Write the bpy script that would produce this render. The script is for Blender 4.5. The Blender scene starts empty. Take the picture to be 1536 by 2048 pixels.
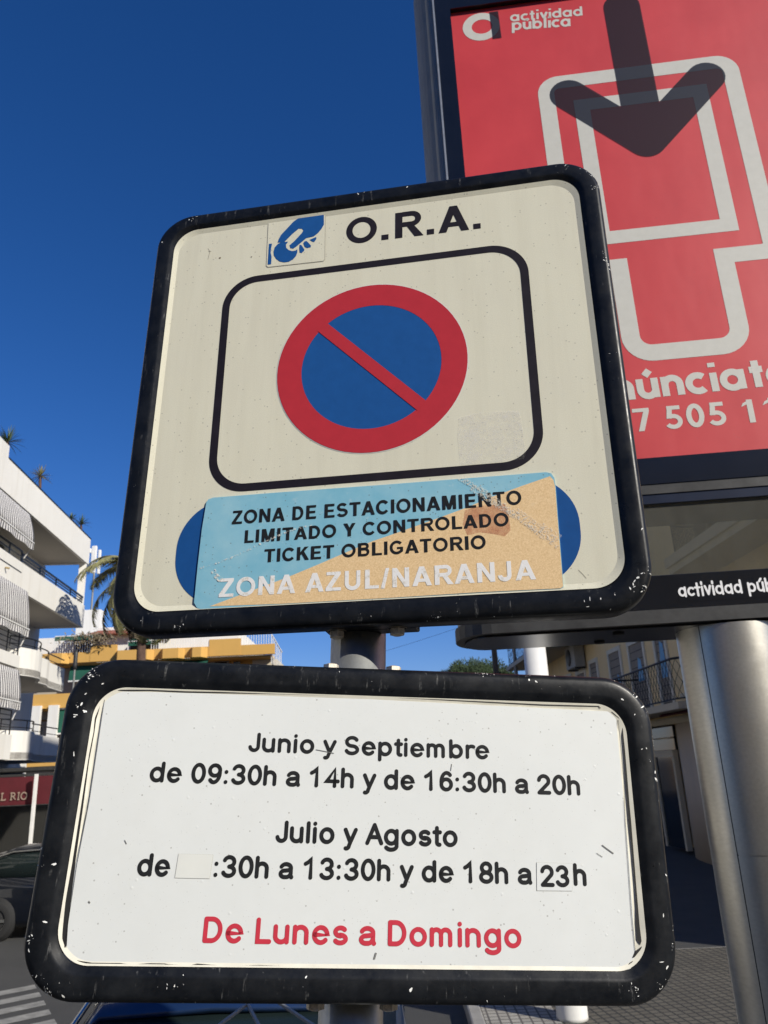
import bpy, bmesh, math, random
from mathutils import Vector, Matrix
random.seed(7)
R = math.radians
S = bpy.context.scene
COL = S.collection

# ------------------------------------------------------------------ camera, sky, sun, exposure
CAM_H = 2.5
F_PX = 1548.0
CAM_M = Matrix(((0.9990, -0.0452, 0.0), (0.0142, 0.3132, 0.9496), (-0.0429, -0.9486, 0.3135)))   # columns: right, down, forward
CAM_O = Vector((0, 0, CAM_H))
cd = bpy.data.cameras.new('camera')
cam = bpy.data.objects.new('camera', cd)
COL.objects.link(cam)
cd.sensor_fit = 'VERTICAL'
cd.sensor_height = 24.0
cd.lens = 24.0 * F_PX / 2048.0
cd.clip_start = 0.05
cd.clip_end = 3000
rx, dn, fw = (Vector([CAM_M[i][k] for i in range(3)]) for k in range(3))
rot = Matrix((rx, -dn, -fw)).transposed().to_4x4()
cam.matrix_world = Matrix.Translation(CAM_O) @ rot
cd.dof.use_dof = True
cd.dof.focus_distance = 0.86
cd.dof.aperture_fstop = 12.0
S.camera = cam

SUN_AZ, SUN_EL = 130.0, 29.0          # azimuth clockwise from +Y
w = bpy.data.worlds.new('World')
S.world = w
w.use_nodes = True
nt = w.node_tree
bg = nt.nodes['Background']
sky = nt.nodes.new('ShaderNodeTexSky')
sky.sky_type = 'NISHITA'
sky.sun_disc = False
sky.sun_elevation = R(SUN_EL)
sky.sun_rotation = R(SUN_AZ)
sky.altitude = 200
sky.air_density = 1.0
sky.dust_density = 0.25
sky.ozone_density = 5.0
hsv = nt.nodes.new('ShaderNodeHueSaturation')
hsv.inputs['Saturation'].default_value = 1.23
tint = nt.nodes.new('ShaderNodeMix'); tint.data_type = 'RGBA'; tint.blend_type = 'MULTIPLY'
tint.inputs[0].default_value = 1.0; tint.inputs[7].default_value = (.84, .775, 1.0, 1)
nt.links.new(sky.outputs[0], hsv.inputs['Color'])
nt.links.new(hsv.outputs[0], tint.inputs[6])
nt.links.new(tint.outputs[2], bg.inputs['Color'])
bg.inputs['Strength'].default_value = 0.085
ld = bpy.data.lights.new('sun', 'SUN')
ld.energy = 4.3
ld.angle = R(0.53)
ld.color = (1.0, 0.945, 0.835)
sun = bpy.data.objects.new('sun', ld)
COL.objects.link(sun)
sd = Vector((math.sin(R(SUN_AZ)) * math.cos(R(SUN_EL)), math.cos(R(SUN_AZ)) * math.cos(R(SUN_EL)), math.sin(R(SUN_EL))))
sun.rotation_euler = sd.to_track_quat('Z', 'Y').to_euler()
sun.location = (6, -6, 30)
S.view_settings.view_transform = 'Standard'
S.view_settings.look = 'None'
S.view_settings.exposure = 0.35
S.view_settings.gamma = 1.0
S.cycles.max_bounces = 6
S.cycles.transparent_max_bounces = 12
S.cycles.sample_clamp_indirect = 6

# ------------------------------------------------------------------ helpers
def ray(x, y):
    return CAM_M @ Vector(((x - 768) / F_PX, (y - 1024) / F_PX, 1.0))
def at_y(x, y, Y):                      # a point of the place at forward distance Y
    d = ray(x, y); return CAM_O + d * (Y / d.y)
def ground(x, y, z=0.0):
    d = ray(x, y); return CAM_O + d * ((z - CAM_H) / d.z)

class MB:
    """collects shapes into one mesh"""
    def __init__(s): s.v = []; s.f = []; s.mi = []; s.sm = []
    def add(s, vs, fs, mi=0, smooth=False):
        o = len(s.v); s.v += [tuple(p) for p in vs]
        for f in fs: s.f.append(tuple(i + o for i in f)); s.mi.append(mi); s.sm.append(smooth)
    def box(s, a, b, mi=0):
        (x0, y0, z0), (x1, y1, z1) = a, b
        s.add([(x0,y0,z0),(x1,y0,z0),(x1,y1,z0),(x0,y1,z0),(x0,y0,z1),(x1,y0,z1),(x1,y1,z1),(x0,y1,z1)],
              [(3,2,1,0),(4,5,6,7),(0,1,5,4),(1,2,6,5),(2,3,7,6),(3,0,4,7)], mi)
    def bar(s, p, q, wd, ht=None, mi=0):
        p, q = Vector(p), Vector(q); d = (q - p).normalized(); ht = ht or wd
        up = Vector((0,0,1)) if abs(d.z) < .95 else Vector((0,1,0))
        a = d.cross(up).normalized() * wd / 2; b = a.cross(d).normalized() * ht / 2
        vs = [p-a-b, p+a-b, p+a+b, p-a+b, q-a-b, q+a-b, q+a+b, q-a+b]
        s.add(vs, [(3,2,1,0),(4,5,6,7),(0,1,5,4),(1,2,6,5),(2,3,7,6),(3,0,4,7)], mi)
    def tube(s, pts, rad, n=10, mi=0, cap=True):
        pts = [Vector(p) for p in pts]; m = len(pts)
        rad = rad if isinstance(rad, (list, tuple)) else [rad] * m
        vs = []; ref = None
        for i, p in enumerate(pts):
            d = (pts[min(i+1, m-1)] - pts[max(i-1, 0)]).normalized()
            if ref is None: ref = Vector((1,0,0)) if abs(d.x) < .9 else Vector((0,1,0))
            a = (ref - d * ref.dot(d)).normalized(); ref = a; b = d.cross(a)
            for k in range(n):
                t = 2 * math.pi * k / n
                vs.append(p + (a * math.cos(t) + b * math.sin(t)) * rad[i])
        fs = [(i*n+k, i*n+(k+1) % n, (i+1)*n+(k+1) % n, (i+1)*n+k) for i in range(m-1) for k in range(n)]
        s.add(vs, fs, mi, True)
        if cap:
            s.add(vs[:n], [tuple(range(n-1, -1, -1))], mi); s.add(vs[-n:], [tuple(range(n))], mi)
    def lathe(s, prof, n=24, mi=0, c=(0,0,0)):
        vs = [(c[0] + r*math.cos(2*math.pi*k/n), c[1] + r*math.sin(2*math.pi*k/n), c[2] + z) for r, z in prof for k in range(n)]
        m = len(prof)
        s.add(vs, [(i*n+k, i*n+(k+1) % n, (i+1)*n+(k+1) % n, (i+1)*n+k) for i in range(m-1) for k in range(n)], mi, True)
    def poly(s, pts, mi=0): s.add(pts, [tuple(range(len(pts)))], mi)
    def prism(s, pts, z0, z1, mi=0):       # plan outline (ccw), vertical sides
        n = len(pts)
        s.add([(x,y,z0) for x,y in pts] + [(x,y,z1) for x,y in pts],
              [tuple(range(n-1,-1,-1)), tuple(range(n, 2*n))] + [(i, (i+1) % n, n+(i+1) % n, n+i) for i in range(n)], mi)
    def build(s, name, mats, parent=None, loc=None):
        me = bpy.data.meshes.new(name)
        me.from_pydata(s.v, [], s.f)
        mats = mats if isinstance(mats, (list, tuple)) else [mats]
        for m in mats: me.materials.append(m)
        me.polygons.foreach_set('material_index', s.mi)
        me.polygons.foreach_set('use_smooth', s.sm)
        me.update()
        o = bpy.data.objects.new(name, me); COL.objects.link(o)
        if parent: o.parent = parent
        if loc: o.location = loc
        return o

def bevel(o, wd=0.01, seg=2):
    m = o.modifiers.new('bevel', 'BEVEL'); m.width = wd; m.segments = seg; m.limit_method = 'ANGLE'; m.angle_limit = R(40)
    return o
def tag(o, label=None, cat=None, group=None, kind=None):
    if label: o['label'] = label
    if cat: o['category'] = cat
    if group: o['group'] = group
    if kind: o['kind'] = kind
    return o
def thing(name, label, cat, loc=(0,0,0), rz=0, group=None):
    o = bpy.data.objects.new(name, None); COL.objects.link(o)
    o.empty_display_size = .2
    o.location = loc; o.rotation_euler = (0, 0, rz)
    return tag(o, label, cat, group)
def copy_thing(root):
    r = root.copy(); COL.objects.link(r)
    for ch in [c for c in bpy.data.objects if c.parent == root]:
        c = ch.copy(); COL.objects.link(c); c.parent = r
        for g in [x for x in bpy.data.objects if x.parent == ch]:
            d = g.copy(); COL.objects.link(d); d.parent = c
    return r

# ------------------------------------------------------------------ materials
class NT:
    def __init__(s, name):
        s.m = bpy.data.materials.new(name); s.m.use_nodes = True
        s.t = s.m.node_tree; s.b = s.t.nodes['Principled BSDF']; s.tc = None
    def n(s, typ, **kw):
        nd = s.t.nodes.new('ShaderNode' + typ)
        for k, v in kw.items():
            if k in nd.inputs.keys(): nd.inputs[k].default_value = v
            else: setattr(nd, k, v)
        return nd
    def l(s, a, b): s.t.links.new(a, b)
    def co(s, scale=(1,1,1), rot=(0,0,0)):
        if not s.tc: s.tc = s.n('TexCoord')
        mp = s.n('Mapping'); mp.inputs['Scale'].default_value = scale; mp.inputs['Rotation'].default_value = rot
        s.l(s.tc.outputs['Object'], mp.inputs['Vector']); return mp.outputs[0]
    def noise(s, scale, detail=4, rough=.6, sc=(1,1,1)):
        nd = s.n('TexNoise', Scale=scale, Detail=detail, Roughness=rough); s.l(s.co(sc), nd.inputs['Vector']); return nd.outputs[0]
    def ramp(s, src, stops):
        r = s.n('ValToRGB'); cr = r.color_ramp
        while len(cr.elements) < len(stops): cr.elements.new(.5)
        for e, (p, c) in zip(cr.elements, stops): e.position = p; e.color = tuple(c) + (1,) if len(c) == 3 else c
        s.l(src, r.inputs[0]); return r.outputs[0]
    def mix(s, fac, a, b, mode='MIX'):
        m = s.n('Mix', data_type='RGBA', blend_type=mode)
        for v, i in ((fac, 0), (a, 6), (b, 7)):
            if hasattr(v, 'links'): s.l(v, m.inputs[i])
            else: m.inputs[i].default_value = (tuple(v) + (1,) if isinstance(v, (tuple, list)) else v)
        return m.outputs[2]
    def math(s, op, a, b=0.0):
        m = s.n('Math', operation=op)
        for v, i in ((a, 0), (b, 1)):
            if hasattr(v, 'links'): s.l(v, m.inputs[i])
            else: m.inputs[i].default_value = v
        return m.outputs[0]
    def bump(s, h, strength=.2, dist=.005):
        b = s.n('Bump', Strength=strength, Distance=dist); s.l(h, b.inputs['Height']); s.l(b.outputs[0], s.b.inputs['Normal'])
    def set(s, **kw):
        for k, v in kw.items(): s.b.inputs[k].default_value = tuple(v) + (1,) if isinstance(v, tuple) and len(v) == 3 else v
        return s
    def col(s, c): s.l(c, s.b.inputs['Base Color']); return s

def bw(x): return (x, x, x)
def mat(name, c, rough=.6, metal=0.0, var=.12, scale=3.0, dirt=0.0, bump=0.0, bscale=60, coat=0.0, spec=.5):
    t = NT(name); t.set(Roughness=rough, Metallic=metal)
    t.b.inputs['Specular IOR Level'].default_value = spec
    if coat: t.set(**{'Coat Weight': coat, 'Coat Roughness': .05})
    lo = tuple(x * (1 - var) for x in c); hi = tuple(min(1, x * (1 + var)) for x in c)
    base = t.ramp(t.noise(scale, 6, .65), [(.3, lo), (.7, hi)])
    if dirt:
        d = t.ramp(t.noise(scale * .7, 8, .7, (1, 1, .25)), [(.45, bw(0)), (.75, bw(1))])
        base = t.mix(t.math('MULTIPLY', d, dirt), base, tuple(x * .45 for x in c))
    t.col(base)
    if bump: t.bump(t.noise(bscale, 4, .6), bump, .004)
    return t.m

M = {}
def speckle(t, base, amt=.5, cell=420, thr=.12):
    """small dark specks scattered over a painted plate"""
    v = t.n('TexVoronoi', Scale=cell); t.l(t.co(), v.inputs['Vector'])
    near = t.math('LESS_THAN', v.outputs['Distance'], .28)
    pick = t.n('SeparateColor'); t.l(v.outputs['Color'], pick.inputs[0])
    sel = t.math('LESS_THAN', pick.outputs[0], thr)
    return t.mix(t.math('MULTIPLY', t.math('MULTIPLY', near, sel), amt), base, (.12, .10, .08))

# cream retro-reflective plate of the upper sign
t = NT('cream_plate'); t.set(Roughness=.38)
g = t.ramp(t.noise(900, 2, .5), [(.3, (.65, .625, .485)), (.7, (.735, .71, .56))])
st = t.ramp(t.noise(14, 5, .6, (3, .25, 1)), [(.42, bw(0)), (.72, bw(1))])
g = t.mix(t.math('MULTIPLY', st, .16), g, (.46, .42, .30))
g = speckle(t, g, .4, 300, .06)
g = t.mix(t.math('MULTIPLY', t.ramp(t.noise(7, 6, .7), [(.42, bw(0)), (.70, bw(1))]), .22), g, (.60, .57, .47))
g = t.mix(t.math('MULTIPLY', t.ramp(t.noise(60, 4, .7, (1, .05, 1)), [(.50, bw(0)), (.75, bw(1))]), .12), g, (.40, .37, .27))
t.col(g); t.bump(t.noise(500, 2, .5), .05, .001)
M['cream'] = t.m
t = NT('white_vinyl'); t.set(Roughness=.42)
g = t.ramp(t.noise(6, 5, .6), [(.3, (.625, .645, .63)), (.7, (.67, .69, .675))])
g = t.mix(t.math('MULTIPLY', t.ramp(t.noise(11, 7, .75), [(.45, bw(0)), (.75, bw(1))]), .16), g, (.50, .50, .46))
g = speckle(t, g, .45, 330, .018); g = speckle(t, g, .3, 800, .03)
t.col(g)
bub = t.n('TexVoronoi', Scale=150.0); t.l(t.co(), bub.inputs['Vector'])
pk = t.n('SeparateColor'); t.l(bub.outputs['Color'], pk.inputs[0])
bb = t.math('MULTIPLY', t.math('LESS_THAN', pk.outputs[1], .045), t.math('SUBTRACT', .25, t.math('MINIMUM', bub.outputs['Distance'], .25)))
t.bump(t.math('ADD', bb, t.math('MULTIPLY', t.noise(30, 4, .6), .06)), .30, .003)
M['vinyl'] = t.m
M['vinyl_patch'] = mat('vinyl_patch', (.64, .65, .61), .4, 0, .03, 30)
M['old_cream'] = mat('yellowed_cream', (.70, .675, .57), .45, 0, .08, 40, .25)
# black enamel frame with chips and scratches
t = NT('chipped_black_enamel'); t.set(Roughness=.3)
t.b.inputs['Specular IOR Level'].default_value = .22
base = t.ramp(t.noise(40, 6, .7), [(.35, (.004, .005, .007)), (.75, (.014, .0155, .018))])
haze = t.ramp(t.noise(22, 8, .8), [(.50, bw(0)), (.70, bw(1))])
scr = t.ramp(t.noise(240, 3, .6, (1, .12, 1)), [(.60, bw(0)), (.70, bw(1))])
base = t.mix(t.math('MULTIPLY', t.math('MULTIPLY', haze, scr), .6), base, (.30, .30, .29))
chipn = t.ramp(t.noise(330, 3, .6), [(.79, bw(0)), (.80, bw(1))])
area = t.ramp(t.noise(17, 4, .7), [(.42, bw(0)), (.60, bw(1))])
base = t.mix(t.math('MULTIPLY', chipn, area), base, (.74, .74, .72))
t.col(base)
t.l(t.ramp(t.noise(50, 5, .7), [(.3, bw(.26)), (.75, bw(.5))]), t.b.inputs['Roughness'])
t.bump(t.noise(60, 5, .7), .06, .002)
M['enamel'] = t.m
M['chip'] = mat('bare_primer_chip', (.75, .75, .72), .5, 0, .2, 200)
M['ink'] = mat('black_ink', (.014, .011, .016), .55, 0, .25, 60, spec=.2)
M['ink_grey'] = mat('grey_black_ink', (.014, .015, .016), .5, 0, .25, 60, spec=.2)
M['red_ink'] = mat('crimson_ink', (.50, .032, .055), .42, 0, .06, 60)
M['sign_red'] = mat('sign_red', (.455, .030, .040), .4, 0, .05, 50, spec=.3)
M['sign_blue'] = mat('sign_blue', (.013, .083, .275), .4, 0, .07, 60, spec=.25)
M['capsule_blue'] = mat('capsule_blue', (.011, .073, .245), .4, 0, .07, 60, spec=.25)
M['keyline'] = mat('pictogram_keyline', (.42, .40, .33), .45)
t = NT('faded_sky_print'); t.set(Roughness=.4)
g = t.ramp(t.noise(16, 7, .7), [(.3, (.17, .44, .57)), (.7, (.30, .54, .63))])
fade = t.ramp(t.noise(38, 8, .75), [(.60, bw(0)), (.80, bw(1))])
t.col(speckle(t, t.mix(t.math('MULTIPLY', fade, .5), g, (.72, .72, .66)), .5, 330, .06)); M['print_blue'] = t.m
t = NT('faded_sand_print'); t.set(Roughness=.42)
g = t.ramp(t.noise(600, 3, .7), [(.25, (.64, .43, .205)), (.75, (.90, .665, .38))])
fade = t.ramp(t.noise(34, 8, .75), [(.60, bw(0)), (.82, bw(1))])
t.col(t.mix(t.math('MULTIPLY', fade, .4), g, (.76, .68, .52))); M['print_sand'] = t.m
t = NT('worn_white_lettering'); t.set(Roughness=.5)
g = t.ramp(t.noise(120, 6, .8), [(.38, (.62, .58, .50)), (.46, (.80, .79, .77))]); t.col(g); M['worn_white'] = t.m
def film(name, c, alpha_noise, lo, hi):
    t = NT(name); t.set(Roughness=.6)
    t.b.inputs['Base Color'].default_value = tuple(c) + (1,)
    t.l(t.ramp(t.noise(*alpha_noise), [(lo, bw(0)), (hi, bw(1))]), t.b.inputs['Alpha']); return t.m
M['scuff'] = film('scraped_white_scuff', (.72, .69, .60), (420, 6, .8), .47, .66)
M['crease'] = film('fine_crease', (.78, .74, .66), (300, 4, .8), .50, .60)
M['ghost'] = film('rusty_ghost', (.50, .17, .09), (60, 5, .8), .25, 1.15)
M['residue'] = film('glue_residue', (.78, .76, .71), (45, 6, .8), .36, .95)
M['dark_gap'] = mat('dark_gap', (.012, .012, .012), .8)
t = NT('galvanised_steel'); t.set(Metallic=.75, Roughness=.5)
t.col(t.ramp(t.noise(45, 7, .75), [(.3, (.30, .31, .31)), (.7, (.46, .47, .46))])); t.bump(t.noise(120, 3, .6), .08, .002); M['galv'] = t.m
M['paint_patch'] = mat('pale_paint_patch', (.75, .73, .62), .6)
M['bolt'] = mat('weathered_bolt', (.58, .52, .43), .55, .35, .35, 300)
t = NT('brushed_steel'); t.set(Metallic=.85, Roughness=.33)
g = t.ramp(t.noise(9, 6, .6, (14, 14, .25)), [(.3, (.50, .48, .425)), (.7, (.58, .56, .50))]); t.col(g)
t.l(t.ramp(t.noise(5, 6, .7), [(.3, bw(.29)), (.7, bw(.40))]), t.b.inputs['Roughness']); M['brushed'] = t.m
M['alu_grey'] = mat('grey_aluminium', (.25, .245, .225), .5, .1, .1, 8, .3)
M['alu_dull'] = mat('dull_grey_aluminium', (.055, .055, .054), .5, .3, .3, 14, .5, spec=.3)
M['gloss_black'] = mat('gloss_black', (.006, .007, .010), .22, 0, .2, 10)
M['navy_trim'] = mat('navy_trim', (.012, .017, .034), .3, 0, .2, 8)
t = NT('printed_red_poster'); t.set(Roughness=.5); t.set(**{'Coat Weight': .05, 'Coat Roughness': .1})
g = t.ramp(t.noise(3.5, 4, .6), [(.3, (.49, .030, .034)), (.7, (.57, .043, .046))])
g = speckle(t, g, .15, 160, .02); t.col(g)
t.bump(t.noise(1.6, 3, .5, (2.5, 1, 1)), .16, .02); M['poster_red'] = t.m
t = NT('poster_white'); t.set(Roughness=.45)
t.col(t.ramp(t.noise(40, 4, .6), [(.3, (.53, .52, .46)), (.7, (.57, .56, .50))])); M['poster_white'] = t.m
t = NT('arrow_overprint')
tr = t.n('BsdfTransparent'); tr.inputs[0].default_value = (.30, .33, .40, 1)
mx = t.n('MixShader'); mx.inputs[0].default_value = .36
t.set(Roughness=.5); t.b.inputs['Base Color'].default_value = (.035, .033, .045, 1)
t.l(tr.outputs[0], mx.inputs[1]); t.l(t.b.outputs[0], mx.inputs[2])
t.l(mx.outputs[0], t.t.nodes['Material Output'].inputs[0]); M['overprint'] = t.m
t = NT('smoked_pane')
tr = t.n('BsdfTransparent'); tr.inputs[0].default_value = (.80, .80, .74, 1)
gl = t.n('BsdfGlossy', Roughness=.08); gl.inputs[0].default_value = (.35, .35, .35, 1)
df = t.n('BsdfDiffuse'); df.inputs[0].default_value = (.24, .235, .20, 1)
m1 = t.n('MixShader'); t.l(tr.outputs[0], m1.inputs[1]); t.l(df.outputs[0], m1.inputs[2])
t.l(t.ramp(t.noise(14, 7, .75, (1, .35, 1)), [(.2, bw(.16)), (.8, bw(.34))]), m1.inputs[0])
fr = t.n('Fresnel', IOR=1.4); m2 = t.n('MixShader'); t.l(fr.outputs[0], m2.inputs[0])
t.l(m1.outputs[0], m2.inputs[1]); t.l(gl.outputs[0], m2.inputs[2])
t.l(m2.outputs[0], t.t.nodes['Material Output'].inputs[0]); M['smoked'] = t.m
M['letter_white'] = mat('letter_white', (.80, .80, .79), .45, 0, .03)

# ------------------------------------------------------------------ flat lettering: stroke glyphs and outline font
def el(cx, cy, rx_, ry_, a0, a1, n=22):
    return [(cx + rx_*math.cos(R(a0 + (a1-a0)*i/n)), cy + ry_*math.sin(R(a0 + (a1-a0)*i/n))) for i in range(n+1)]
def ln(*p): return list(p)
B0 = el(.31, .375, .225, .29, 0, 360, 30)
ROUND = {   # rounded grotesque: advance, strokes (centre lines)
 'd': (.72, [B0, ln((.535,.915),(.535,.085))]), 'b': (.72, [B0, ln((.085,.915),(.085,.085))]),
 'p': (.72, [B0, ln((.085,.665),(.085,-.19))]),
 'g': (.72, [B0, ln((.535,.665),(.535,-.02)) + el(.31,-.03,.225,.16,0,-155,14)]),
 'o': (.71, [el(.315,.375,.23,.29,0,360,30)]),
 'e': (.71, [ln((.10,.385),(.535,.385)) + el(.31,.375,.225,.29,2,318,28)]),
 'a': (.69, [el(.30,.49,.20,.175,160,0,16) + ln((.50,.17),(.535,.085)), ln((.50,.425),(.40,.395),(.27,.375)) + el(.255,.23,.17,.145,90,275,16) + el(.31,.30,.19,.215,280,350,8)]),
 'h': (.67, [ln((.085,.915),(.085,.085)), el(.285,.44,.2,.225,180,0,16) + ln((.485,.085))]),
 'n': (.67, [ln((.085,.665),(.085,.085)), el(.285,.44,.2,.225,180,0,16) + ln((.485,.085))]),
 'u': (.67, [ln((.085,.665)) + el(.285,.31,.2,.225,180,360,16), ln((.485,.665),(.485,.085))]),
 'm': (.99, [ln((.085,.665),(.085,.085)), el(.247,.47,.162,.195,180,0,14) + ln((.409,.085)), el(.571,.47,.162,.195,180,0,14) + ln((.733,.085))]),
 'r': (.43, [ln((.085,.665),(.085,.085)), el(.275,.42,.19,.245,175,62,10)]),
 'i': (.27, [ln((.085,.665),(.085,.085)), ln((.085,.90),(.0851,.905))]), 'l': (.27, [ln((.085,.915),(.085,.085))]),
 't': (.40, [ln((.16,.85),(.16,.20)) + el(.255,.19,.095,.105,185,280,8), ln((.05,.655),(.29,.655))]),
 's': (.62, [el(.28,.51,.175,.155,35,268,18) + el(.28,.235,.19,.15,88,-150,18)]),
 'y': (.60, [ln((.065,.665),(.275,.10)), ln((.485,.665),(.275,.10),(.215,-.08)) + el(.12,-.06,.1,.125,-20,-110,8)]),
 'S': (.74, [el(.325,.695,.225,.22,28,268,20) + el(.325,.28,.24,.195,88,-162,20)]),
 'J': (.58, [ln((.43,.915)) + el(.26,.28,.17,.195,0,-172,16)]),
 'A': (.75, [ln((.07,.085),(.36,.915)), ln((.36,.915),(.65,.085)), ln((.18,.36),(.54,.36))]),
 'D': (.78, [ln((.10,.915),(.10,.085)), ln((.10,.915),(.31,.915)) + el(.31,.5,.29,.415,90,-90,20) + ln((.10,.085))]),
 'L': (.62, [ln((.10,.915),(.10,.085),(.50,.085))]),
 '0': (.68, [el(.315,.5,.225,.415,0,360,34)]),
 '1': (.68, [ln((.10,.70),(.20,.765),(.32,.915),(.32,.085))]),
 '2': (.68, [el(.31,.675,.215,.24,172,-32,16) + ln((.09,.085)), ln((.09,.085),(.54,.085))]),
 '3': (.68, [el(.30,.705,.20,.21,160,-88,16), el(.30,.29,.225,.205,88,-160,18)]),
 '4': (.68, [ln((.42,.085),(.42,.915),(.075,.315),(.56,.315))]),
 '6': (.68, [el(.315,.34,.215,.255,0,360,26), el(.335,.46,.235,.455,182,50,16)]),
 '9': (.68, [el(.315,.66,.215,.255,0,360,26), el(.295,.54,.235,.455,2,-130,16)]),
 '8': (.68, [el(.315,.71,.185,.205,0,360,24), el(.315,.29,.225,.205,0,360,26)]),
 ':': (.34, [ln((.12,.60),(.1201,.605)), ln((.12,.11),(.1201,.115))]), ' ': (.30, []),
}
RING = el(.36, .36, .29, .29, 0, 360, 36)
GEO = {     # geometric bold: rings and straight stems
 'a': (.84, [RING, ln((.65,.72),(.65,0))]), 'd': (.84, [RING, ln((.65,1.0),(.65,0))]),
 'b': (.84, [[(x+.03,y) for x,y in RING], ln((.10,1.0),(.10,0))]), 'p': (.84, [[(x+.03,y) for x,y in RING], ln((.10,.72),(.10,-.28))]),
 'c': (.68, [el(.36,.36,.29,.29,48,312,26)]), 'e': (.80, [ln((.08,.36),(.65,.36)) + el(.36,.36,.29,.29,2,312,28)]),
 't': (.50, [ln((.24,.98),(.24,0)), ln((.03,.65),(.45,.65))]), 'i': (.30, [ln((.14,.69),(.14,0)), ln((.14,.90),(.14,1.06))]),
 'l': (.30, [ln((.14,1.0),(.14,0))]), 'v': (.66, [ln((.08,.72),(.33,.05)), ln((.58,.72),(.33,.05))]),
 'n': (.74, [ln((.10,.72),(.10,0)), el(.345,.40,.245,.25,180,0,16) + ln((.59,0))]),
 'u': (.74, [ln((.10,.72)) + el(.345,.32,.245,.25,180,360,16), ln((.59,.72),(.59,0))]),
 'A': (.92, [ln((.07,0),(.44,.95)), ln((.44,.95),(.81,0)), ln((.22,.28),(.66,.28))]), '`': (0, [ln((.30,.82),(.48,1.02))]), ' ': (.36, []),
}
SERIF = {'E': (.75, [ln((.18,1),(.18,0)), ln((.05,.95),(.6,.95)), ln((.18,.5),(.5,.5)), ln((.05,.05),(.62,.05))]),
 'L': (.75, [ln((.18,1),(.18,0)), ln((.05,.95),(.35,.95)), ln((.05,.05),(.62,.05)), ln((.6,.05),(.6,.22))]),
 'R': (.85, [ln((.18,1),(.18,0)), ln((.05,.95),(.38,.95)) + el(.38,.73,.2,.22,90,-90,12) + ln((.18,.51)), ln((.38,.5),(.7,.05)), ln((.05,.05),(.32,.05))]),
 'I': (.4, [ln((.18,1),(.18,0)), ln((.05,.95),(.32,.95)), ln((.05,.05),(.32,.05))]),
 'O': (.95, [el(.42,.5,.34,.45,0,360,30)]), ' ': (.35, [])}

def ribbon(mb, pts, wd, put, z, cap):
    closed = len(pts) > 3 and math.hypot(pts[0][0]-pts[-1][0], pts[0][1]-pts[-1][1]) < 1e-6
    if closed: pts = pts[:-1]
    q = [pts[0]]
    for p in pts[1:]:
        if math.hypot(p[0]-q[-1][0], p[1]-q[-1][1]) > 1e-5: q.append(p)
    pts = q; n = len(pts); h = wd / 2
    lf, rg = [], []
    for i in range(n):
        a = pts[(i-1) % n] if (closed or i) else None; b = pts[(i+1) % n] if (closed or i < n-1) else None
        def nrm(p, q):
            dx, dy = q[0]-p[0], q[1]-p[1]; L = math.hypot(dx, dy); return (-dy/L, dx/L)
        if a and b:
            n1, n2 = nrm(a, pts[i]), nrm(pts[i], b); mx_, my_ = n1[0]+n2[0], n1[1]+n2[1]
            L2 = mx_*mx_+my_*my_; k = min(2/max(L2, .3), 2.2); nx, ny = mx_*k/1, my_*k/1
        else:
            nx, ny = nrm(pts[i], b) if b else nrm(a, pts[i])
        lf.append((pts[i][0]+nx*h, pts[i][1]+ny*h)); rg.append((pts[i][0]-nx*h, pts[i][1]-ny*h))
    vs = [put(x, y, z) for x, y in lf] + [put(x, y, z) for x, y in rg]
    fs = [(n+i, n+(i+1) % n, (i+1) % n, i) for i in range(n if closed else n-1)]
    mb.add(vs, fs)
    if cap and not closed:
        for e, o in ((0, 1 if n > 1 else 0), (n-1, n-2)):
            ang = math.atan2(pts[e][1]-pts[o][1], pts[e][0]-pts[o][0])
            fan = [(pts[e][0]+h*math.cos(ang-math.pi/2+math.pi*k/10), pts[e][1]+h*math.sin(ang-math.pi/2+math.pi*k/10)) for k in range(11)]
            mb.poly([put(x, y, z) for x, y in fan])

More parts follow.
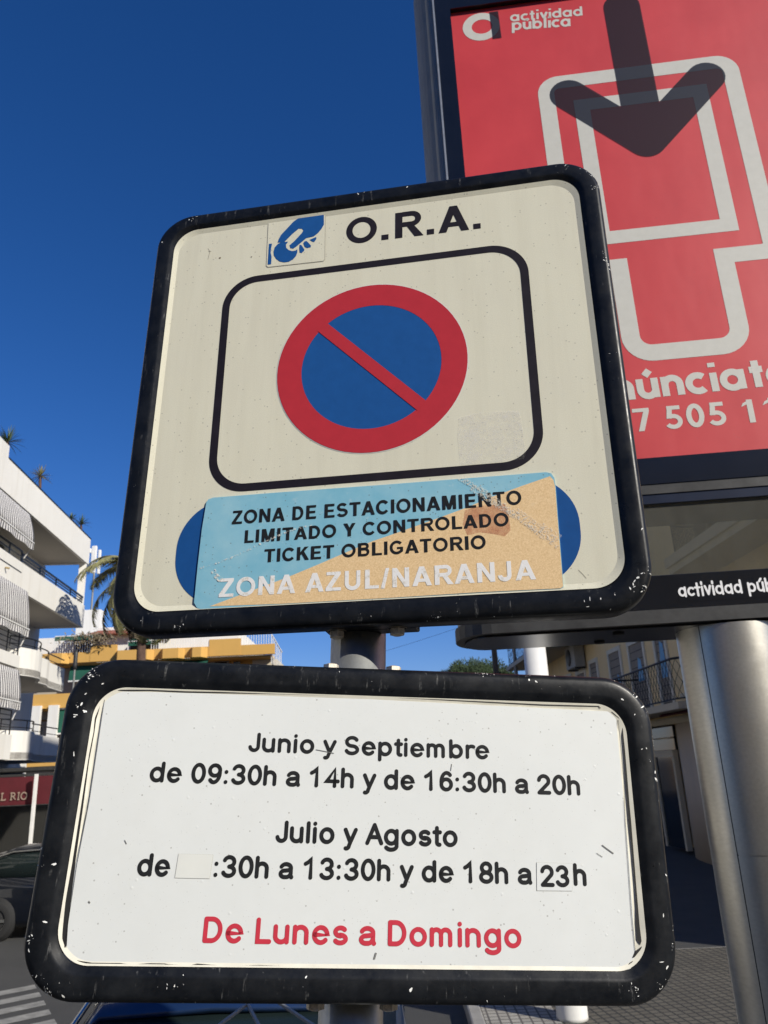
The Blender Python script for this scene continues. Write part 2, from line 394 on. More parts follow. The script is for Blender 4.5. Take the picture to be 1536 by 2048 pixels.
def rc(x0, y0, x1, y1): return ('p', [(x0,y0),(x1,y0),(x1,y1),(x0,y1)])
def pg(*p): return ('p', list(p))
def rb(pts, w_=.185): return ('r', pts, w_)
SW = .185
BLOCK = {   # bold grotesque capitals: advance, filled pieces
 'A': (.80, [pg((.0,0),(.205,0),(.50,1),(.30,1)), pg((.595,0),(.80,0),(.50,1),(.30,1)), rc(.19,.20,.61,.365)]),
 'B': (.78, [rc(.06,0,.255,1), rb(ln((.25,.915),(.46,.915)) + el(.46,.735,.165,.18,90,-90,12) + ln((.25,.555)), .17), rb(ln((.25,.525),(.48,.525)) + el(.48,.305,.18,.22,90,-90,12) + ln((.25,.085)), .17)]),
 'C': (.80, [rb(el(.42,.5,.315,.415,38,322,34))]), 'D': (.80, [rc(.06,0,.255,1), rb(ln((.25,.913),(.36,.913)) + el(.36,.5,.295,.413,90,-90,22) + ln((.25,.087)), .175)]),
 'E': (.72, [rc(.06,0,.26,1), rc(.26,.83,.66,1), rc(.26,.42,.62,.585), rc(.26,0,.68,.17)]),
 'G': (.86, [rb(el(.43,.5,.325,.415,40,305,32) + ln((.72,.24),(.72,.47))), rc(.45,.37,.80,.53)]),
 'I': (.30, [rc(.05,0,.25,1)]), 'J': (.62, [rb(ln((.45,1),(.45,.33)) + el(.265,.29,.185,.205,0,-185,16))]),
 'K': (.80, [rc(.06,0,.26,1), pg((.255,.58),(.255,.32),(.76,1),(.51,1)), pg((.33,.52),(.48,.66),(.81,0),(.57,0))]),
 'L': (.66, [rc(.06,0,.26,1), rc(.26,0,.64,.17)]),
 'M': (.92, [rc(.06,0,.245,1), rc(.675,0,.86,1), pg((.06,1),(.31,1),(.545,0),(.375,0)), pg((.86,1),(.61,1),(.375,0),(.545,0))]),
 'N': (.82, [rc(.06,0,.25,1), rc(.57,0,.76,1), pg((.06,1),(.25,1),(.76,0),(.57,0))]),
 'O': (.88, [rb(el(.44,.5,.335,.415,0,360,44))]),
 'R': (.80, [rc(.06,0,.255,1), rb(ln((.25,.915),(.50,.915)) + el(.50,.71,.18,.205,90,-90,14) + ln((.25,.505)), .17), pg((.37,.43),(.55,.47),(.82,0),(.585,0))]),
 'S': (.74, [rb(el(.365,.715,.235,.205,28,270,22) + el(.37,.30,.255,.215,90,-160,22), .175)]),
 'T': (.70, [rc(.02,.83,.68,1), rc(.25,0,.45,.83)]),
 'U': (.80, [rb(ln((.155,1),(.155,.36)) + el(.40,.35,.245,.27,180,360,20) + ln((.645,1)))]),
 'Y': (.74, [rc(.27,0,.47,.43), pg((0,1),(.23,1),(.47,.42),(.27,.42)), pg((.74,1),(.51,1),(.27,.42),(.47,.42))]),
 'Z': (.70, [rc(.05,.83,.65,1), rc(.02,0,.67,.17), pg((.02,.15),(.26,.15),(.65,.85),(.41,.85))]),
 '/': (.36, [pg((0,-.03),(.15,-.03),(.36,1.03),(.21,1.03))]), '.': (.32, [rc(.06,0,.25,.20)]), ' ': (.30, []),
 '7': (.66, [rc(.04,.84,.62,1), pg((.17,0),(.37,0),(.62,.85),(.42,.85))]),
 '5': (.66, [rc(.13,.83,.58,1), pg((.08,.45),(.26,.45),(.31,.84),(.13,.84)), rb(el(.30,.315,.235,.235,118,-150,20), .17)]),
 '0': (.68, [rb(el(.34,.5,.215,.42,0,360,40), .19)]), '1': (.66, [rc(.28,0,.48,1), pg((.08,.70),(.16,.86),(.40,1),(.28,.80))]),
}
def block_text(name, text, bl, br, cap, z, m, parent, gap=.06, stretch=1.0, sidestep=True):
    L, ex, ey, hgt = fit(bl, br, cap)
    adv = 0; items = []; xs = []
    for ch in text:
        a, st = BLOCK[ch]
        items.append((adv, st))
        for it in st:
            e_ = it[2]/2 if it[0] == 'r' else 0
            xs += [x + adv - e_ for x, y in it[1]] + [x + adv + e_ for x, y in it[1]]
        adv += a + gap
    x0, x1 = min(xs), max(xs); asp = hgt/(L/(x1-x0)); mb = MB(); kz = 0
    put = lambda x, y, q: (bl[0] + ex[0]*x*hgt + ey[0]*y*hgt, bl[1] + ex[1]*x*hgt + ey[1]*y*hgt, q)
    for off, st in items:
        for it in st:
            zz = z + kz*1.5e-5; kz = (kz+1) % 9
            pts = [((x + off - x0)/asp, y) for x, y in it[1]]
            if it[0] == 'p': mb.poly([put(x, y, zz) for x, y in pts])
            else: ribbon(mb, pts, it[2]*(1 + 1/asp)/2, put, zz, False)
    o = mb.build(name, m, parent)
    for p in o.data.polygons:
        if p.normal.z < 0: p.flip()
    return o
def fit(base_l, base_r, cap):             # maps text units (0..width, 0..1) to a plane: baseline ends, cap height point
    (x0, y0), (x1, y1) = base_l, base_r
    L = math.hypot(x1-x0, y1-y0); ex = ((x1-x0)/L, (y1-y0)/L); ey = (-ex[1], ex[0])
    hgt = abs((cap[0]-x0)*ey[0] + (cap[1]-y0)*ey[1])
    return L, ex, ey, hgt
def stroke_text(name, font, text, bl, br, cap, z, m, parent, wd=.17, capround=True, gap=0.0, over=1.0):
    L, ex, ey, hgt = fit(bl, br, cap)
    adv = 0; items = []
    for ch in text:
        a, st = font[ch]; items.append((adv, st)); adv += a + (gap if a else 0)
    last = font[text[-1]][0]
    right = max((x for s_ in items[-1][1] for x, y in s_), default=0) + wd/2 + items[-1][0]
    left = min((x for s_ in items[0][1] for x, y in s_), default=0) - wd/2
    sx = L / (right - left); mb = MB(); kz = 0
    asp = hgt / sx                     # keep the stroke even: build in units of hgt
    for off, st in items:
        for s_ in st:
            pts = [((x + off - left) / asp, y) for x, y in s_]
            zz = z + kz * 1.5e-5; kz = (kz + 1) % 8
            ribbon(mb, pts, wd * over, lambda x, y, q: (bl[0] + ex[0]*x*hgt + ey[0]*y*hgt, bl[1] + ex[1]*x*hgt + ey[1]*y*hgt, q), zz, capround)
    return mb.build(name, m, parent)
def flat(name, pts, z, m, parent):
    mb = MB(); mb.poly([(x, y, z) for x, y in pts])
    o = mb.build(name, m, parent)
    if o.data.polygons[0].normal.z < 0: o.data.flip_normals()
    return o
def rrect(x0, y0, x1, y1, r, n=10):
    p = []
    for cx, cy, a in ((x1-r, y1-r, 0), (x0+r, y1-r, 90), (x0+r, y0+r, 180), (x1-r, y0+r, 270)):
        p += [(cx + r*math.cos(R(a + 90*i/n)), cy + r*math.sin(R(a + 90*i/n))) for i in range(n+1)]
    return p
def ring(mb, outer, inner, z, mi=0):
    n = len(outer); mb.add([(x,y,z) for x,y in outer] + [(x,y,z) for x,y in inner], [(i, (i+1) % n, n+(i+1) % n, n+i) for i in range(n)], mi)

class Plane:                               # a flat board in the place: local x right, y up, z towards the street
    def __init__(s, pos, cu, cv, cn):
        u, v, n = Vector(cu), Vector(cv), Vector(cn)
        s.mx = Matrix.Translation(Vector(pos)) @ Matrix((u, -v, -n)).transposed().to_4x4()
        s.pos, s.u, s.v, s.n = Vector(pos), u, v, n
    def uv(s, x, y):
        d = ray(x, y); t_ = (s.pos - CAM_O).dot(s.n) / d.dot(s.n); X = CAM_O + d*t_ - s.pos
        return (X.dot(s.u), -X.dot(s.v))
def ortho(cols):
    u, v, n = (Vector(c) for c in cols); n.normalize(); u = (u - n*u.dot(n)).normalized(); v = n.cross(u); return u, v, n

PA = Plane((-.0132, .8481, 2.9469), *ortho(((.9856,-.1669,-.0270), (-.0373,-.0591,-.9976), (.1649,.9842,-.0645))))
PB = Plane((-.0343, .8148, 2.4490), *ortho(((.9929,.0964,-.0696), (-.0624,-.0752,-.9952), (-.1012,.9925,-.0687))))

# ------------------------------------------------------------------ setting: ground
t = NT('asphalt'); t.set(Roughness=.9)
g = t.ramp(t.noise(1.2, 8, .7), [(.3, (.036, .036, .036)), (.7, (.060, .059, .057))])
g = t.mix(.35, g, t.ramp(t.noise(160, 3, .7), [(.3, (.02, .02, .02)), (.7, (.10, .10, .095))])); t.col(g); t.bump(t.noise(180, 3, .7), .5, .01); M['asphalt'] = t.m
t = NT('pavement_tiles'); t.set(Roughness=.85)
br = t.n('TexBrick', Scale=1.0); br.offset = 0.0
br.inputs['Color1'].default_value = (.140, .126, .100, 1); br.inputs['Color2'].default_value = (.112, .100, .080, 1); br.inputs['Mortar'].default_value = (.03, .03, .026, 1)
br.inputs['Mortar Size'].default_value = .011; br.inputs['Brick Width'].default_value = .10; br.inputs['Row Height'].default_value = .10
t.l(t.co((1,1,1), (0, 0, R(-9))), br.inputs['Vector'])
g = t.mix(.5, br.outputs[0], t.ramp(t.noise(1.1, 7, .7), [(.3, bw(.22)), (.7, bw(.85))]), 'MULTIPLY')
t.col(t.mix(.3, g, br.outputs[0])); M['tiles'] = t.m
t = NT('pale_pavement_tiles'); t.set(Roughness=.85)
br = t.n('TexBrick', Scale=1.0); br.offset = 0.0
br.inputs['Color1'].default_value = (.42, .40, .35, 1); br.inputs['Color2'].default_value = (.35, .33, .29, 1); br.inputs['Mortar'].default_value = (.12, .11, .10, 1)
br.inputs['Mortar Size'].default_value = .010; br.inputs['Brick Width'].default_value = .10; br.inputs['Row Height'].default_value = .10
t.l(t.co(), br.inputs['Vector'])
t.col(t.mix(.45, br.outputs[0], t.ramp(t.noise(1.5, 7, .7), [(.3, bw(.5)), (.7, bw(.9))]), 'MULTIPLY')); M['pale_tiles'] = t.m
M['road_paint'] = mat('worn_road_paint', (.27, .265, .245), .8, 0, .35, 5, .7)
M['concrete'] = mat('kerb_concrete', (.30, .29, .27), .85, 0, .15, 4, .4, .2)

mb = MB(); mb.poly([(-400,-200,0),(400,-200,0),(400,900,0),(-400,900,0)]); tag(mb.build('ground', M['asphalt']), kind='structure')
KX = .62
mb = MB(); mb.poly([(KX+.85,-14,.13),(11,-14,.13),(11,11.25,.13),(KX+.85,11.25,.13)]); tag(mb.build('pavement', M['tiles']), kind='structure')
mb = MB(); mb.poly([(KX+.14,-14,.13),(KX+.85,-14,.13),(KX+.85,11.25,.13),(KX+.14,11.25,.13)]); tag(mb.build('pavement_edge_strip', M['pale_tiles']), kind='structure')
mb = MB(); mb.box((KX,-14,-.05), (KX+.14,11.25,.134)); mb.box((KX+.14,11.251,-.05), (11,11.29,.129)); tag(bevel(mb.build('kerb', M['concrete']), .02), kind='structure')
mb = MB(); mb.box((-30,17.6,-.05), (-8.0,44,.13)); tag(bevel(mb.build('pavement', M['concrete']), .02), kind='structure')
mb = MB()
e0 = Vector((-4.62, 11.10, .004)); de = Vector((.50, -.86, 0)).normalized(); dl_ = Vector((.77, .63, 0)).normalized()
for k in range(-1, 9):
    a = e0 + de * (.46 * k)
    mb.poly([a, a - dl_*3.4, a - dl_*3.4 + de*.24, a + de*.24])
tag(mb.build('crosswalk_marking', M['road_paint']), kind='structure')

# ------------------------------------------------------------------ the sign post and its two signs
up_post = (-(PA.v + PB.v)).normalized()
mid = (PA.mx @ Vector((0, 0, -.062)) + PB.mx @ Vector((0, 0, -.062))) / 2 + Vector((-.0115, 0, 0))
foot = mid - up_post * ((mid.z - 0.0) / up_post.z)
post = thing('sign_post', 'round galvanised post carrying the two black framed parking signs', 'sign post', foot)
q = Vector((0,0,1)).rotation_difference(up_post); post.rotation_mode = 'QUATERNION'; post.rotation_quaternion = q
Lp = (mid - foot).length + .46
mb = MB(); mb.lathe([(.0,0),(.0315,0),(.0315,Lp),(.0,Lp)], 40); mb.build('pole', M['galv'], post)
mb = MB(); mb.lathe([(.0332,Lp-.01),(.0332,Lp+.012),(.022,Lp+.024),(.0,Lp+.027)], 32); mb.build('pole_cap', M['gloss_black'], post)
mb = MB(); mb.lathe([(.075,0),(.075,.012),(.05,.02),(.034,.03)], 32); mb.build('base_flange', M['galv'], post)
def hexbolt(mb, c, r=.0105, h=.011, ax=Vector((0,1,0))):
    c = Vector(c); n = 6
    mb.lathe([(r*1.25,-.002),(r*1.25,.0)], 20, c=c); 
    pts = [(c.x + r*math.cos(R(60*k+12)), c.y + r*math.sin(R(60*k+12))) for k in range(6)]
    mb.prism(pts, c.z, c.z + h)
    mb.lathe([(r*.8, h), (r*.55, h+.0012), (0, h+.0014)], 14, c=c)

FRAME_PROF = [(.0245,.0003),(.0232,.0009),(.0210,.0022),(.0182,.0042),(.0170,.0049),(.0155,.0053),(.0100,.0056),(.0055,.0054),(.0036,.0047),(.0018,.0030),(.0006,.0006),(.0001,-.0025),(0,-.006),(0,-.0205),(.0012,-.0226),(.004,-.0235)]
FRAME_W = 1.20
def prof_z(o):
    o = o/FRAME_W
    for (o1, z1), (o2, z2) in zip(FRAME_PROF, FRAME_PROF[1:]):
        if o2 <= o <= o1: return z1 + (z2-z1)*(o1-o)/max(o1-o2, 1e-9)
    return 0
def sign_frame(hw, hh, ro, parent, spots):
    """rolled edge; the knocked-off flakes of enamel are part of its surface"""
    mb = MB(); n = 14; loops = []
    for o, z in FRAME_PROF:
        o *= FRAME_W; r = max(ro - o*.85, .012)
        loops.append([(x, y, z) for x, y in rrect(-hw+o, -hh+o, hw-o, hh-o, r, n)])
    m = len(loops[0]); vs = [p for lp in loops for p in lp]
    mb.add(vs, [(i*m+k, (i+1)*m+k, (i+1)*m+(k+1) % m, i*m+(k+1) % m) for i in range(len(loops)-1) for k in range(m)], 0, True)
    def depth(x, y):                      # distance in from the outer edge
        ax, ay = abs(x), abs(y); cx_, cy_ = hw-ro, hh-ro
        if ax > cx_ and ay > cy_: return ro - math.hypot(ax-cx_, ay-cy_)
        return min(hw-ax, hh-ay)
    for x, y, s_ in spots:
        n = random.randint(6, 10); el_ = random.uniform(.16, .6); rt = random.random()*3.14; a0 = random.random()*6.28; pts = []
        for k in range(n):
            a = a0 + 6.283*k/n; rr = s_*random.uniform(.45, 1.15); px, py = rr*math.cos(a), rr*el_*math.sin(a)
            X, Y = x + px*math.cos(rt) - py*math.sin(rt), y + px*math.sin(rt) + py*math.cos(rt)
            d_ = depth(X, Y)
            if d_ < .0007: f_ = (.0007-d_); X -= math.copysign(f_, X) if hw-abs(X) < .01 else 0; Y -= math.copysign(f_, Y) if hh-abs(Y) < .01 else 0; d_ = .0007
            pts.append((X, Y, prof_z(min(d_, .0244*FRAME_W)) + .00035))
        mb.poly(pts, 1)
    o = mb.build('frame', [M['enamel'], M['chip']], parent)
    return o
def sign_panel(hw, hh, ro, m, parent, lip=.0045, lz=.0022):
    mb = MB(); n = 14
    fl = [(x, y, 0) for x, y in rrect(-hw+lip, -hh+lip, hw-lip, hh-lip, ro-.002, n)]
    lo = [(x, y, lz) for x, y in rrect(-hw-.002, -hh-.002, hw+.002, hh+.002, ro, n)]
    k = len(fl); mb.poly(fl); mb.add(fl + lo, [(i, k+i, k+(i+1) % k, (i+1) % k) for i in range(k)], 0, True)
    bk = [(x, y, -.016) for x, y in rrect(-hw-.018, -hh-.018, hw+.018, hh+.018, ro+.014, n)]
    mb.poly(bk[::-1])
    return mb.build('panel', m, parent)

def sign_root(name, label, P):
    o = bpy.data.objects.new(name, None); COL.objects.link(o); o.matrix_world = P.mx
    return tag(o, label, 'road sign')
AW, AH, BW, BH = .3022, .3010, .3027, .1522
SA = sign_root('parking_sign', 'square cream sign with red and blue no parking disc, upper sign on the post', PA)
SB = sign_root('hours_sign', 'wide white sign listing months and hours, lower of the two on the post', PB)
pa = sign_panel(.2734, .2722, .034, M['cream'], SA)
pb = sign_panel(.2716, .1211, .031, M['old_cream'], SB)

# chips knocked out of the enamel, thicker at corners and outer edges
def scatter(hw, hh, n, seed):
    """chips come in clusters, most of them at the corners and along the outer edge"""
    random.seed(seed); out = []
    def clamp(x, y):
        if abs(x) > hw-.052 and abs(y) > hh-.052:
            cx, cy = math.copysign(hw-.052, x), math.copysign(hh-.052, y); d = math.hypot(x-cx, y-cy)
            if d > .0508: x, y = cx + (x-cx)*.0508/d, cy + (y-cy)*.0508/d
        return max(-hw+.001, min(hw-.001, x)), max(-hh+.001, min(hh-.001, y))
    while len(out) < n:
        side = random.choice('LRTBBCCCCC'); o = random.choice([.0015, .002, .003, .004, .007, .015])
        if side == 'C':
            a = random.choice([0, 90, 180, 270]) + random.uniform(0, 90); rr = .052 - o
            c = (math.copysign(hw-.052, math.cos(R(a))) + rr*math.cos(R(a)), math.copysign(hh-.052, math.sin(R(a))) + rr*math.sin(R(a)))
        else:
            u = random.uniform(-1, 1)
            c = {'L': (-hw+o, u*(hh-.05)), 'R': (hw-o, u*(hh-.05)), 'T': (u*(hw-.05), hh-o), 'B': (u*(hw-.05), -hh+o)}[side]
        k = random.choice([1, 1, 2, 4, 7, 10]); sp = random.uniform(.0015, .006)
        for _ in range(k):
            x, y = clamp(c[0] + random.gauss(0, sp)*(2.2 if side in 'TB' else 1), c[1] + random.gauss(0, sp)*(2.2 if side in 'LR' else 1))
            if hw-abs(x) < .024 or hh-abs(y) < .024: out.append((x, y, random.choice([.0003, .0004, .0005, .0007, .0009, .0014])*random.uniform(.8, 1.3)))
    return out
spots = scatter(AW, AH, 130, 3)
spots += [(*PA.uv(x, y), s_) for x, y, s_ in ((718,394,.0026),(730,390,.0015),(816,380,.0018),(328,490,.0018),(1268,1165,.0024),(1275,1158,.0028),(1265,1172,.0026),(1259,1180,.0022),(1282,1150,.002),(1283,1061,.0022),(1179,1200,.0028),(1168,1205,.002),(1175,1216,.0024),(1268,1176,.002),(1130,338,.0014),(1160,344,.0012))]
fa = sign_frame(AW, AH, .052, SA, spots)
spots = scatter(BW, BH, 170, 11)
spots += [(*PB.uv(x, y), s_) for x, y, s_ in ((166,1410,.0020),(172,1424,.0026),(154,1431,.0028),(151,1511,.0032),(174,1390,.0012),(208,1369,.0016),(95,1843,.0028),(152,1435,.0022),(820,1977,.0028),(1307,1545,.0022),(1310,1560,.003),(1240,1400,.002),(1270,1395,.0028),(1282,1415,.003),(1318,1922,.0026),(1330,1932,.0024),(612,1952,.0016),(130,1990,.002),(60,1880,.0020),(62,1900,.0018),(112,1728,.0024),(1329,1750,.0018),(1322,1830,.0022))]
FRAME_W = 1.29
fb = sign_frame(BW, BH, .052, SB, spots)

# -------- graphics of the upper sign (all on the plate, fractions of a millimetre apart)
A = PA.uv
Z1, Z2, Z3, Z4, Z5 = .0003, .0006, .0009, .0012, .0016
mb = MB()
x0, y0, x1, y1 = -.1971, -.1318, .2041, .1829
wl = .0102
ring(mb, rrect(x0, y0, x1, y1, .047, 14), rrect(x0+wl, y0+wl, x1-wl, y1-wl, .038, 14), Z1)
mb.build('border_line', M['ink'], pa)
cx, cy, cr, ci = .0039, .0245, .1195, .0880
mb = MB(); n = 72
ring(mb, el(cx, cy, cr+.0011, cr+.0011, 0, 360, n)[:-1], el(cx, cy, cr-.002, cr-.002, 0, 360, n)[:-1], Z1)
mb.build('disc_keyline', M['vinyl_patch'], pa)
mb = MB(); ring(mb, el(cx, cy, cr, cr, 0, 360, n)[:-1], el(cx, cy, ci, ci, 0, 360, n)[:-1], Z2)
sl_a = [A(483+520-483, 0) for _ in ()]
e1, e2 = A(658, 649.5), A(848, 798.7)      # upper edge of the slash
e3, e4 = A(639.6, 665.8), A(830.5, 816.3)  # lower edge
d = Vector((e2[0]-e1[0], e2[1]-e1[1])); d.normalize()
def circ_hit(p, d, sgn):
    px, py = p[0]-cx, p[1]-cy; b_ = px*d.x + py*d.y; c_ = px*px + py*py - (ci+.002)**2; t_ = -b_ + sgn*math.sqrt(b_*b_ - c_); return (p[0]+d.x*t_, p[1]+d.y*t_)
q1, q2, q3, q4 = circ_hit(e1, d, -1), circ_hit(e1, d, 1), circ_hit(e3, d, -1), circ_hit(e3, d, 1)
mb.poly([(*q3, Z3), (*q4, Z3), (*q2, Z3), (*q1, Z3)])
mb.build('prohibition_ring', M['sign_red'], pa)
mb = MB(); mb.poly([(x, y, Z1+.0001) for x, y in el(cx, cy, ci+.001, ci+.001, 0, 360, n)[:-1]]); mb.build('disc_field', M['sign_blue'], pa)
block_text('lettering', 'O.R.A.', A(691.4, 489.0), A(961.6, 456.8), A(911.8, 411.5), Z1, M['ink'], pa, .05)
zp = lambda a, b: A(500 + a/3.072, 380 + b/3.072)
pic = [zp(112,178), zp(122,168), zp(455,130), zp(466,139), zp(461,430), zp(452,440), zp(108,478), zp(98,470)]
pk_ = flat('pictogram', pic, Z1, M['keyline'], pa)
def inset(pts, d_):
    c_ = Vector((sum(p[0] for p in pts)/len(pts), sum(p[1] for p in pts)/len(pts)))
    return [(c_.x + (p[0]-c_.x)*(1-d_), c_.y + (p[1]-c_.y)*(1-d_)) for p in pts]
mb = MB()
mb.poly([(*p, Z2) for p in inset(pic, .02)][::-1], 0)
hand = [zp(*p) for p in ((455,147),(380,156),(305,171),(268,197),(225,243),(192,278),(178,304),(171,326),(196,323),(214,320),(262,272),(300,240),(320,240),(329,250),(322,264),(272,318),(244,342),(250,360),(268,362),(290,346),(347,298),(393,287),(420,266),(440,242),(455,215))]
mb.poly([(*p, Z3) for p in hand][::-1], 1)
coin = []
for k in range(48):
    a = 2*math.pi*k/48; coin.append(zp(221 + 73*math.cos(a), 384 + 67*math.sin(a)))
coin = [zp(*p) for p in ((214,321),(236,320),(222,338),(224,358),(240,372),(262,378),(282,374),(292,366),(292,385),(284,408),(266,428),(240,443),(212,447),(184,442),(162,426),(148,404),(146,380),(154,354),(172,334),(192,324))]
mb.poly([(*p, Z3) for p in coin][::-1] if False else [(*p, Z3) for p in coin][::-1], 1)
for blob in (((306,338),(318,342),(335,368),(334,376),(318,390),(306,386),(304,362)), ((336,318),(350,316),(376,344),(374,354),(352,359),(338,352),(328,330)), ((367,308),(408,291),(409,303),(396,322),(384,320)), ((118,333),(137,332),(131,360),(128,388),(134,412),(131,458),(110,461))):
    mb.poly([(*zp(*p), Z3) for p in blob][::-1], 1)
o = mb.build('coin_hand_picture', [M['cream'], M['sign_blue']], pa)
for p in o.data.polygons:
    if p.normal.z < 0: p.flip()
# blue capsule and the sticker pasted over it
cl, cr_, ct, cb = A(352, 1110)[0], A(1161, 1060)[0], A(408, 1003)[1], A(388, 1212)[1]
flat('blue_capsule', rrect(cl, cb, cr_, ct, (ct-cb)*.46, 18), Z1, M['capsule_blue'], pa)
stk = [A(*p) for p in ((414,1006),(418,1000),(427,996.5),(560,986),(760,971.5),(1092,945.8),(1102,948),(1108.5,957),(1111.5,975),(1115.5,1030),(1122,1110),(1127,1175),(1121,1178.5),(960,1186),(780,1197.5),(560,1209.5),(402,1219),(395,1216),(389.5,1206),(397,1130),(405,1060))]
sk = flat('sticker', stk, Z4 + .0009, M['print_blue'], SA)
me = sk.data                                # give the pasted sheet its own thickness
mbx = MB(); mbx.poly([(x, y, Z4+.0009) for x, y in stk][::-1]); k = len(stk)
mbx.add([(x, y, Z4+.0009) for x, y in stk] + [(x, y, .0002) for x, y in stk], [(i, (i+1) % k, k+(i+1) % k, k+i) for i in range(k)])
bpy.data.objects.remove(sk); sk = mbx.build('sticker', M['print_blue'], SA)
for p in sk.data.polygons:
    if len(p.vertices) > 4 and p.normal.z < 0: p.flip()
ZS = Z4 + .0009
sand = [A(*p) for p in ((421,1213.5),(500,1184),(575,1156),(640,1129),(700,1103),(745,1084),(800,1065),(870,1040),(930,1018),(985,995),(1045,973),(1100,954),(1107,962),(1110.5,976),(1114.5,1030),(1121,1110),(1126.3,1174.3),(1121,1177.8),(960,1185.3),(780,1196.8),(560,1208.8))]
flat('sand_print', sand, ZS + .0002, M['print_sand'], sk)
flat('rust_ghost', [A(*p) for p in ((930,1022),(960,1013),(1010,1010),(1018,1030),(1021,1062),(1010,1074),(990,1070),(960,1066),(935,1072),(926,1050))], ZS + .0003, M['ghost'], sk)
block_text('lettering', 'ZONA DE ESTACIONAMIENTO', A(465.2, 1050), A(1043.9, 1010.3), A(1030, 983), ZS + .0004, M['ink_grey'], sk)
block_text('lettering', 'LIMITADO Y CONTROLADO', A(490.3, 1087.3), A(1018.4, 1053), A(1004, 1027.3), ZS + .0004, M['ink_grey'], sk)
block_text('lettering', 'TICKET OBLIGATORIO', A(529.5, 1126), A(972.6, 1098.6), A(959, 1072.2), ZS + .0004, M['ink_grey'], sk)
block_text('lettering', 'ZONA AZUL/NARANJA', A(438.8, 1195.8), A(1072.6, 1159.8), A(1042.5, 1122), ZS + .0004, M['worn_white'], sk)
mb = MB()
for (xa, ya, xb, yb, wd_) in ((918,958,950,976,7),(925,956,968,990,9),(945,975,990,1006,15),(958,975,1003,1015,9),(985,1001,1040,1036,14),(990,1010,1030,1034,9),(1030,1026,1085,1064,18),(1044,1042,1090,1078,9),(1080,1056,1117,1082,20),(1092,1078,1116,1096,8)):
    p, q_ = Vector(A(xa, ya)), Vector(A(xb, yb)); d_ = (q_-p).normalized(); nn = Vector((-d_.y, d_.x)) * (wd_/3100)
    zz = ZS + .0006 + .000012*len(mb.f)
    mb.poly([(*(p-nn), zz), (*(q_-nn), zz), (*(q_+nn), zz), (*(p+nn), zz)])
mb.build('scuff', M['scuff'], sk)
mb = MB(); cre = [A(*p) for p in ((400,1138),(440,1126),(472,1114),(505,1098),(545,1078),(585,1062),(625,1051))]
ribbon(mb, cre, .0022, lambda x, y, z: (x, y, z), ZS + .0007, False)
cre = [A(*p) for p in ((428,1142),(436,1155),(444,1162))]; ribbon(mb, cre, .006, lambda x, y, z: (x, y, z), ZS + .0006, False)
mb.build('crease', M['crease'], sk)
flat('glue_residue', [A(*p) for p in ((917,836),(960,826),(1038,822),(1044,850),(1052,905),(1048,918),(980,926),(920,930),(915,880))], Z1, M['residue'], pa)
SCR = mat('scratch_brown', (.22, .19, .14), .7)
for x, y, s_ in ((440,516,.0016),(503,514,.0011)):
    mb = MB(); mb.poly([(*(Vector(A(x, y)) + Vector((s_*math.cos(a*.785), s_*math.sin(a*.785)))), Z1) for a in range(8)]); mb.build('nail_mark', SCR, pa)
for pts in (((416,497),(420,503),(416,519)), ((417,503),(423,502.5)), ((1157,1140),(1167,1150),(1173,1157))):
    mb = MB(); ribbon(mb, [A(*p) for p in pts], .0004, lambda x, y, z: (x, y, z), Z1, False); mb.build('scratch', SCR, pa)
# ---- bolts under the upper sign and above / below the lower one: each bracket is a part of its sign
def bolts(P, parent, spots, top):
    for x, y, in spots:
        u, v = P.uv(x, y)
        mb = MB(); hexbolt(mb, (0, 0, 0)); o = mb.build('bolt', M['bolt'], parent, (u, v, -.034))
        o.rotation_euler = (R(-90 if not top else -90), 0, 0)
        o.rotation_euler = (R(90), 0, 0) if not top else (R(-90), 0, 0)
for P, root, sgn, hh in ((PA, SA, -1, AH), (PB, SB, 1, BH), (PB, SB, -1, BH)):
    mb = MB(); mb.box((-.052, sgn*hh - (.012 if sgn > 0 else .0), -.046), (.052, sgn*hh + (0 if sgn > 0 else .012), -.0215)); bevel(mb.build('bracket', M['enamel'], root), .002)
    for px_ in (-.034, .034):
        mb = MB(); hexbolt(mb, (0, 0, 0), .0085, .0065); o = mb.build('bolt', M['bolt'], root, (px_ - .004, sgn*(hh+.0005), -.034 + (.012 if sgn < 0 else .008)))
        o.rotation_euler = (R(-90) if sgn > 0 else R(90), 0, 0)
# -------- lower sign: vinyl sheet, dark gaps and lettering
Bq = PB.uv
sheet = [Bq(*p) for p in ((233,1383),(600,1391.5),(1100,1417.5),(1214,1423),(1231,1432),(1250,1640),(1258,1728),(1270.5,1911),(1260,1938),(1247,1943.5),(1080,1944),(600,1936.5),(200,1931.5),(143,1927),(127.5,1908),(152,1728),(175.5,1620),(208.5,1398))]
sv = flat('vinyl_sheet', sheet, .0011, M['vinyl'], SB)
mb = MB(); k = len(sheet); mb.poly([(x, y, .0011) for x, y in sheet]); mb.add([(x, y, .0011) for x, y in sheet] + [(x, y, .0001) for x, y in sheet], [(i, (i+1) % k, k+(i+1) % k, k+i) for i in range(k)])
bpy.data.objects.remove(sv); sv = mb.build('vinyl_sheet', M['vinyl'], SB)
for p in sv.data.polygons:
    if len(p.vertices) > 4 and p.normal.z < 0: p.flip()
mb = MB()
